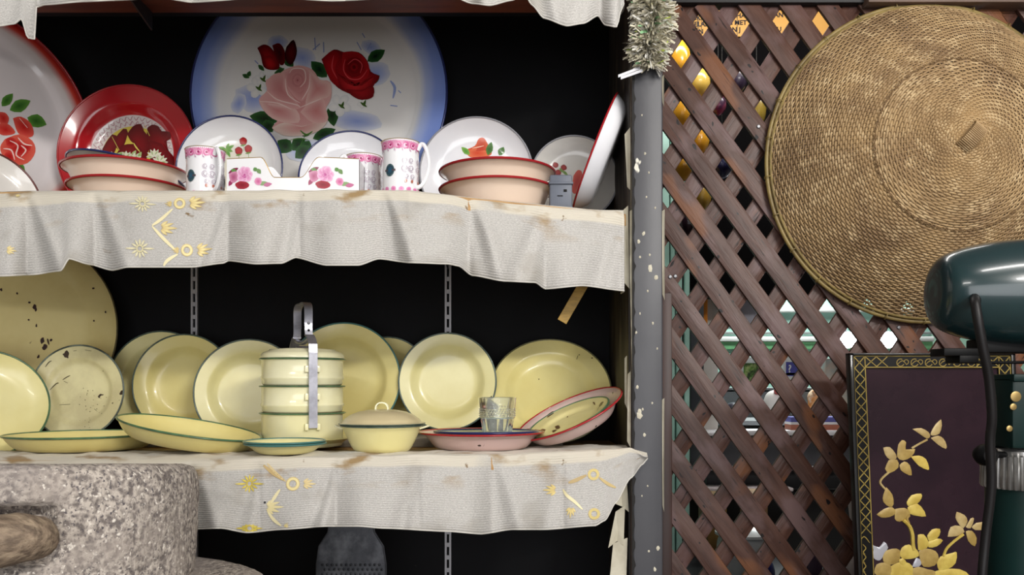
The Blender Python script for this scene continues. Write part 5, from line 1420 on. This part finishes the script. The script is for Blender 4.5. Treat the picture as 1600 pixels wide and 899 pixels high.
for r_, z_ in rows:
    for i in range(n):
        a = 2*math.pi*i/n; k = 1+(.03 if (i//2) % 2 else -.03)*(1 if 1.03 < r_ else 0); V.append((xc_+cR*r_*k*math.cos(a), Yf_+.03+cR*r_*k*math.sin(a), z_))
for j in range(len(rows)-1):
    for i in range(n): Fc.append((j*n+i, (j+1)*n+i, (j+1)*n+(i+1) % n, j*n+(i+1) % n))
mk('ribbed_collar', V, Fc, mat('chrome_collar', '#A9A8A6', .3, metal=.8, col2='#8E8D8B', nscale=20), fan, True, None, 35)
MB().lathe([(0, .03), (cR*.98, .03), (cR*.98, P(0, 762, Yf_).z)], 48, Matrix.Translation((xc_, Yf_+.03, 0))).build('post', FGN2, fan, sharp=50)
MB().lathe([(0, 0), (.24, 0), (.245, .012), (.22, .03), (.08, .05), (0, .05)], 48, Matrix.Translation((xc_, Yf_+.03, 0))).build('base', FGN2, fan, sharp=50)
MB().lathe([(0, .02), (.012, .019), (.0185, .012), (.0195, 0), (.015, -.012), (0, -.014)], 20, Matrix.Translation(P(1538, 711, Yf_-.02)) @ Matrix.Rotation(math.pi/2, 4, 'X')).build('clamp_knob', FBK, fan)
MB().tube([P(1538, 711, Yf_-.02), P(1590, 711, Yf_+.01)], .006, 8).build('clamp_screw', FBK, fan)
setbase(fan, (xc_, Yf_+.03, 0))
# ================================================================== BEHIND THE LATTICE
def bgbox(name, label, cat, x0, y0, x1, y1, Y, dep, m, b=.004, parent=None):
    a, c = P(x0, y0, Y), P(x1, y1, Y)
    o = MB().box(a.x, c.x, Y, Y+dep, c.z, a.z, b=b).build(name, m, parent)
    if label: tag(o, label, cat)
    return o
# dark bulkhead over the back room
o = bgbox('wall_bulkhead', None, None, 1030, -113, 1990, 466, 3.3, .05, mat('dark_bulkhead', '#060506', .9, col2='#0A090A', nscale=2, spec=.1), .002); o['kind'] = 'structure'
# ochre notice board with capitals
sg = thing('notice_board', 'ochre yellow notice board with black capital letters behind the top of the lattice', 'sign', Matrix.Translation(P(1195, 58, 3.288)))
so = P(1195, 58, 3.288)
OCH = mat('ochre_board', '#DDA654', .6, col2='#D29A48', nscale=3)
a, c = P(1040, 2, 3.288)-so, P(1320, 57, 3.288)-so
MB().box(a.x, c.x, 0, .01, c.z, a.z, b=.001).build('board', OCH, sg)
INK = mat('sign_ink', '#1C1420', .7)
for tx_, x, y in (('AIK', 1087, 28), ('MELAI', 1090.5, 38), ('ON', 1091, 49.5), ('SIHA', 1154, 24.5), ('N MET', 1152, 35.5), ('N J', 1150.5, 46.5), ('DAN', 1213, 23.5), ('IA.', 1205, 34), ('T U', 1213, 46)):
    text_mesh('lettering', tx_, .0265, Matrix.Translation(P(x, y, 3.286)-so) @ Matrix.Rotation(math.pi/2, 4, 'X'), INK, sg)
# string of yellow gourds on hooks
GO = mat('yellow_gourd', '#C48E28', .22, coat=.4, col2='#C28A24', nscale=6)
def gourd(px, py, Y, hpx, wpx, lab, m=GO, rot=0):
    kx_ = Y/F; e = thing('hanging_gourd', lab, 'ornament', Matrix.Translation(P(px, py, Y)) @ Matrix.Rotation(rot, 4, 'Y'), 'ornaments hanging behind the lattice')
    h, w_ = hpx*kx_, wpx*kx_
    MB().lathe([(r*w_, z*h) for r, z in chaikin([(0, -.52), (.18, -.48), (.46, -.22), (.5, .05), (.42, .28), (.2, .46), (.08, .5), (0, .51)])], 24).build('fruit', m, e, sharp=None)
    MB().tube([(0, 0, .48*h), (.05*w_, 0, .55*h), (0, 0, .62*h)], .003, 6).build('stalk', mat('dry_stalk', '#6A5A34', .7), e)
    MB().tube([(0, 0, .6*h), (0, 0, 3.2-P(px, py, Y).z)], .0012, 5).build('string', mat('dark_string', '#1C1814', .8), e)
gourd(1062, 92, 2.75, 58, 34, 'glossy yellow gourd behind the lattice beside the tinsel')
gourd(1090, 130, 2.8, 48, 40, 'short pale yellow gourd behind the lattice, second below the notice board', mat('pale_gourd', '#C2A048', .25, coat=.4))
gourd(1065, 172, 2.75, 62, 36, 'glossy yellow gourd close to the post at the level of the red buds')
gourd(1092, 216, 2.8, 56, 34, 'yellow gourd with bright streak, middle of the hanging group')
gourd(1068, 254, 2.75, 58, 42, 'brightest yellow gourd behind the lattice, by the post')
gourd(1096, 302, 2.8, 60, 32, 'dull ochre gourd, lowest of the hanging group', mat('dull_gourd', '#A88432', .3, coat=.3))
gourd(1182, 172, 2.85, 60, 30, 'olive yellow gourd next to the edge of the woven cover', mat('olive_gourd', '#86702A', .3, coat=.3))
gourd(1152, 125, 2.8, 44, 30, 'dark purple hanging fruit behind the upper lattice', mat('purple_fruit', '#2A2030', .3, coat=.3))
gourd(1122, 164, 2.8, 34, 26, 'pink and purple hanging fruit behind the upper lattice', mat('pink_fruit', '#8E2A4A', .3, coat=.3, col2='#3A2238', nscale=18))
gourd(1128, 258, 2.85, 44, 44, 'navy blue hanging ornament behind the lattice', mat('navy_fruit', '#14163A', .3, coat=.3))
gourd(1075, 346, 2.8, 52, 36, 'dark glass hanging bulb behind the lattice beside the post', mat('dark_bulb', '#2A1C24', .12, coat=.6))
# mint shutter post and dark upright
MINT = mat('mint_paint', '#A9D3C6', .5, col2='#98C4B6', nscale=2)
mp_ = thing('mint_pillar', 'mint green grooved pillar behind the lattice next to the grey post', 'pillar', Matrix.Translation((P(1050, 0, 3.0).x, 3.0, 0)))
o0 = Vector((P(1050, 0, 3.0).x, 3.0, 0))
for i, (x0, x1) in enumerate(((1020, 1046), (1048.5, 1055), (1057, 1066), (1070, 1078))):
    MB().box(P(x0, 0, 3.0).x-o0.x, P(x1, 0, 3.0).x-o0.x, .004*(i % 2), .06, .02, 2.42, b=.003).build('moulding', MINT, mp_)
MB().box(P(1020, 0, 3.0).x-o0.x, P(1078, 0, 3.0).x-o0.x, .02, .065, 0, 2.4).build('core', mat('dark_groove', '#27302E', .7), mp_, False)
bgbox('dark_upright', 'dark slate upright beside the mint pillar', 'upright', 1079, 470, 1100, 735, 3.1, .06, mat('slate_upright', '#3A3F44', .6, col2='#30343A', nscale=3))
bgbox('orange_banner', 'narrow orange banner beside the white board behind the lattice', 'banner', 1098, 440, 1106, 506, 3.352, .01, mat('orange_cloth', '#E08A24', .7, col2='#D07C1C', nscale=6))
bgbox('white_board', 'upright white board behind the lattice', 'board', 1095, 440, 1122, 690, 3.37, .02, mat('white_board', '#DDD8D2', .6, col2='#CFC8C0', nscale=3))
bgbox('grey_cabinet', 'pale grey cabinet behind the upper middle of the lattice', 'cabinet', 1152, 430, 1200, 508, 3.352, .25, mat('pale_grey_paint', '#B9B9C4', .5, col2='#A8A8B4', nscale=3), .006)
# mint display counter with white ledges
ct = thing('mint_counter', 'mint green stall front with white ledges far behind the lattice', 'counter', Matrix.Translation(P(1280, 560, 4.7)))
o0 = P(1280, 560, 4.7)
def cbox(x0, y0, x1, y1, dep, m, nm, dy=0.):
    a, c = P(x0, y0, 4.7)-o0, P(x1, y1, 4.7)-o0; MB().box(a.x, c.x, dy, dy+dep, c.z, a.z, b=.004).build(nm, m, ct)
WB = mat('white_ledge', '#E6E6E4', .5, col2='#DADAD8', nscale=4)
cbox(1122, 440, 1460, 965, .04, MINT, 'panel', .03); 
cbox(1122, 482, 1460, 488, .06, WB, 'ledge'); cbox(1122, 526, 1460, 534, .06, WB, 'ledge')
cbox(1122, 534, 1460, 546, .05, mat('bright_green_strip', '#8FD69A', .5), 'strip', .015)
cbox(1122, 518, 1460, 522, .05, mat('grey_strip', '#8E9694', .5), 'strip', .015)
# two bright lamps
for i, (x, y) in enumerate(((1327, 531), (1391, 531))):
    e = thing('spot_lamp', 'glaring white lamp shining through the lattice, %s of the pair above the lacquer panel' % ('left' if i == 0 else 'right'), 'lamp', Matrix.Translation(P(x, y, 3.31)), 'pair of bright lamps')
    MB().lathe([(0, .028), (.018, .024), (.030, .006), (.033, -.012), (.026, -.026), (0, -.03)], 20, Matrix.Rotation(math.pi/2, 4, 'X')).build('bulb', mat('lamp_glow', '#FFFFFF', .4, emis=('#F4F6FF', 26.)), e, sharp=None)
    MB().lathe([(.036, -.02), (.030, -.05), (.015, -.07), (0, -.07)], 20, Matrix.Rotation(math.pi/2, 4, 'X')).build('socket', STEEL, e)
    MB().tube([(0, .045, .02), (0, .03, .08), (0, .015, .2)], .006, 8).build('stem', STEEL, e)
# clutter on the stall: posters, toys, boxes
GPIC = mat('green_foliage_print', '#6E9A3C', .6, col2='#26361E', nscale=30, col3='#C9D08A', n3=22)
o = thing('framed_picture', 'small white framed picture of green foliage behind the lattice', 'picture', Matrix.Translation(P(1178, 606, 3.9)))
q0 = P(1178, 606, 3.9); a, c = P(1158, 558, 3.9)-q0, P(1196, 606, 3.9)-q0
MB().box(a.x, c.x, 0, .02, c.z, a.z, b=.002).build('frame', WB, o); MB().box(a.x+.012, c.x-.012, -.002, .004, c.z+.012, a.z-.03).build('print', GPIC, o, False)
pk = thing('printed_box', 'violet and white printed box with red foot and a yellow stripe', 'box', Matrix.Translation(P(1241, 606, 3.85))); q0 = P(1241, 606, 3.85)
a, c = P(1224, 556, 3.85)-q0, P(1256, 608, 3.85)-q0
MB().box(a.x, c.x, 0, .06, c.z, a.z, b=.002).build('carton', WB, pk)
def deco(x0, y0, x1, y1, m, nm): 
    a, c = P(x0, y0, 3.85)-q0, P(x1, y1, 3.85)-q0; MB().box(a.x, c.x, -.002, .01, c.z, a.z).build(nm, m, pk, False)
deco(1228, 566, 1246, 588, mat('violet_print', '#4A4A9E', .5), 'violet_field'); deco(1228, 583, 1244, 586.5, mat('yellow_print', '#E0D860', .5), 'yellow_stripe'); deco(1226, 596, 1254, 607, mat('red_print', '#C8484A', .5), 'red_foot')
text_mesh('lettering', '?', .05, Matrix.Translation(P(1234, 577, 3.842)-q0) @ Matrix.Rotation(math.pi/2, 4, 'X'), WB, pk)
def blobthing(name, lab, cat, px, py, Y, prof, m, extra=()):
    e = thing(name, lab, cat, Matrix.Translation(P(px, py, Y))); k_ = Y/F
    MB().lathe([(r*k_, z*k_) for r, z in chaikin(prof)], 28).build('body', m, e, sharp=None)
    for nm, x, z, r, mm in extra:
        MB().lathe([(0, r*k_), (r*.7*k_, r*.7*k_), (r*k_, 0), (r*.7*k_, -r*.7*k_), (0, -r*k_)], 12, Matrix.Translation((x*k_, -12*k_, z*k_))).build(nm, mm, e, sharp=None)
INKD = mat('dark_ink', '#1A1A1E', .5)
blobthing('white_toy', 'round white plush toy with dark eyes behind the lattice', 'toy', 1211, 655, 3.6, [(0, 0), (14, 0), (20, 12), (18, 28), (12, 42), (0, 46)], mat('plush_white', '#E4DEDA', .9), (('eye', 4, 33, 2.2, INKD), ('nose', 1, 27, 2, INKD), ('eye', -5, 27, 2, INKD), ('cap', 0, 44, 6, mat('red_print', '#C8484A'))))
blobthing('orange_figurine', 'small orange and cream figurine behind the right of the lattice', 'figurine', 1276, 655, 3.6, [(0, 0), (14, 0), (17, 14), (12, 24), (15, 36), (8, 46), (0, 48)], mat('orange_cream', '#D9A878', .6, col2='#C87E3A', nscale=22, col3='#E6DCC8', n3=18), (('ear', -8, 42, 4, mat('orange_cream', '#D9A878')), ('ear', 8, 42, 4, mat('orange_cream', '#D9A878'))))
blobthing('purple_bowl', 'dark plum rounded helmet-shaped bowl behind the lattice', 'bowl', 1146, 656.7, 3.5, [(14, 0), (17, 10), (16, 18), (10, 26), (0, 28)], mat('plum_glaze', '#3A3546', .4, col2='#5A5262', nscale=20))
bgbox('glass_case', 'pale grey-green glass case left of the lacquer panel', 'case', 1290, 560, 1326, 653.6, 3.7, .09, mat('grey_green_glass', '#9AA8A6', .3, col2='#B9A898', nscale=14), .004)
# counters with white edged tops
tbw = thing('white_edged_counter', 'dark counter with bright white edged top across the lower lattice', 'counter', Matrix.Translation((P(1230, 0, 3.3).x, 3.3, 0))); o0 = Vector((P(1230, 0, 3.3).x, 3.3, 0))
def wbox(x0, y0, x1, y1, Y, dep, m, nm): 
    a, c = P(x0, y0, Y)-o0, P(x1, y1, Y)-o0; MB().box(a.x, c.x, Y-3.3, Y-3.3+dep, c.z, a.z, b=.003).build(nm, m, tbw)
BRT = mat('bright_edge', '#F0EEF2', .4)
DKP = mat('dark_front', '#1E1E22', .5, col2='#2A2A2E', nscale=3)
wbox(1100, 673, 1390, 681, 3.3, .13, BRT, 'top'); wbox(1104, 681, 1386, 732, 3.34, .02, mat('slate_front', '#46464A', .5, col2='#3A3A40', nscale=3), 'front')
wbox(1100, 731, 1390, 735.5, 3.28, .14, BRT, 'shelf_edge'); wbox(1104, 735, 1386, 764, 3.36, .02, DKP, 'front'); wbox(1035, 763, 1240, 768.5, 3.26, .15, mat('pink_white_edge', '#E0D4D6', .4), 'shelf_edge')
MB().box(P(1036, 0, 3.36).x-o0.x, P(1390, 0, 3.36).x-o0.x, .06, .13, 0, P(0, 769, 3.36).z).build('plinth', mat('black_plinth', '#0C0B0C', .7), tbw, False)
rb = thing('striped_box', 'red brown and white striped box on the counter left of the lacquer panel', 'box', Matrix.Translation(P(1310, 673, 3.3)-Vector((0, -.02, 0)))); q0 = P(1310, 673, 3.3)-Vector((0, -.02, 0))
for y0, y1, c in ((656, 664, '#5A5AA0'), (664, 668, '#E0DCDC'), (668, 677, '#9A5A44')):
    a, b_ = P(1236, y0-4, 3.32)-q0, P(1330, y1-4, 3.32)-q0; MB().box(a.x, b_.x, 0, .08, b_.z, a.z, b=.001).build('stripe_layer', mat('stripe'+c, c, .5), rb)
bgbox('slate_case', 'thin slanted white lid resting on the counter behind the lattice', 'lid', 1106, 676, 1140, 682, 3.22, .1, BRT)
# things under the counter
WPOT = mat('white_glaze', '#C9CCCC', .3, coat=.3, col2='#B4B8B8', nscale=5)
e = thing('lidded_jar', 'white lidded jar low down behind the lattice', 'jar', Matrix.Translation(P(1164, 905.3, 2.75))); k_ = 2.75/F
MB().lathe([(r*k_, z*k_) for r, z in chaikin([(0, 0), (26, 0), (38, 18), (44, 45), (42, 62), (36, 70)])], 36).build('body', WPOT, e, sharp=None)
MB().lathe([(r*k_, z*k_) for r, z in [(46, 70), (46, 74), (40, 78), (20, 86), (6, 89), (0, 89)]], 36).build('lid', WPOT, e, sharp=50)
MB().lathe([(r*k_, z*k_) for r, z in chaikin([(4, 87), (5, 92), (9, 96), (6, 101), (0, 103)])], 16).build('knob', WPOT, e, sharp=None)
blobthing('blue_bag', 'deep blue faceted ball low behind the lattice', 'ball', 1189, 922.9, 2.6, [(0, 0), (12, 2), (22, 20), (20, 40), (10, 54), (0, 57)], mat('deep_blue', '#12124A', .35))
e = MB().tube([P(1258, 860, 2.55), P(1256, 929, 2.55)], .006, 10).build('white_rod', mat('white_glaze', '#C9CCCC')); tag(e, 'thin white upright rod low behind the lattice', 'rod')
bgbox('purple_folder', 'dark purple folder standing behind the white rod', 'folder', 1262, 868, 1286, 922.5, 2.6, .02, mat('dark_purple', '#2E1A2E', .5))
o = bgbox('yellow_carton', 'ochre cardboard carton below the counter behind the lattice', 'carton', 1106, 776, 1136, 889, 2.9, .15, mat('ochre_card', '#7A5A20', .6, col2='#66491A', nscale=5))
o = bgbox('tan_carton', 'tan cardboard carton below the counter behind the lattice', 'carton', 1174, 772, 1200, 889, 2.93, .15, mat('tan_card', '#8A6A44', .6, col2='#76583A', nscale=5))
blobthing('pale_vase', 'pale grey-pink vase behind the lattice beside the lacquer panel', 'vase', 1338, 936, 2.5, [(0, 0), (12, 0), (16, 40), (8, 110), (13, 152), (12, 168), (6, 180), (0, 182)], mat('pale_shell', '#B4A8A4', .35, coat=.3, col2='#9A8E8C', nscale=10))

bn = thing('low_bench', 'dark low bench behind the foot of the lattice', 'bench', Matrix.Translation((.95, 2.8, 0)))
MB().box(-.5, .5, -.32, .34, .66, .69, b=.003).build('bench_top', DKP, bn)
for sx in (-1, 1):
    for sy in (-1, 1): MB().box(sx*.46-.02, sx*.46+.02, sy*.28-.02, sy*.28+.02, 0, .66, b=.002).build('leg', DKP, bn)
st_ = thing('stepped_stall', 'grey stepped stall table holding toys and pictures behind the lattice', 'table', Matrix.Translation((1.2, 3.8, 0)))
SG_ = mat('stall_grey', '#8A8E90', .6, col2='#7A7E82', nscale=3)
MB().box(-.42, .62, -.36, -.0, ZC-.176, ZC-.156, b=.003).box(-.42, .62, -.01, .0, 0, ZC-.17).build('lower_step', SG_, st_)
MB().box(-.42, .62, .0, .36, ZC-.04, ZC-.019, b=.003).box(-.42, .62, .0, .012, ZC-.17, ZC-.03).build('upper_step', SG_, st_)
for sx in (-.40, .60):
    for sy in (-.33, .33): MB().box(sx-.02, sx+.02, sy-.02, sy+.02, 0, ZC-.17 if sy < 0 else ZC-.03).build('leg', SG_, st_, False)
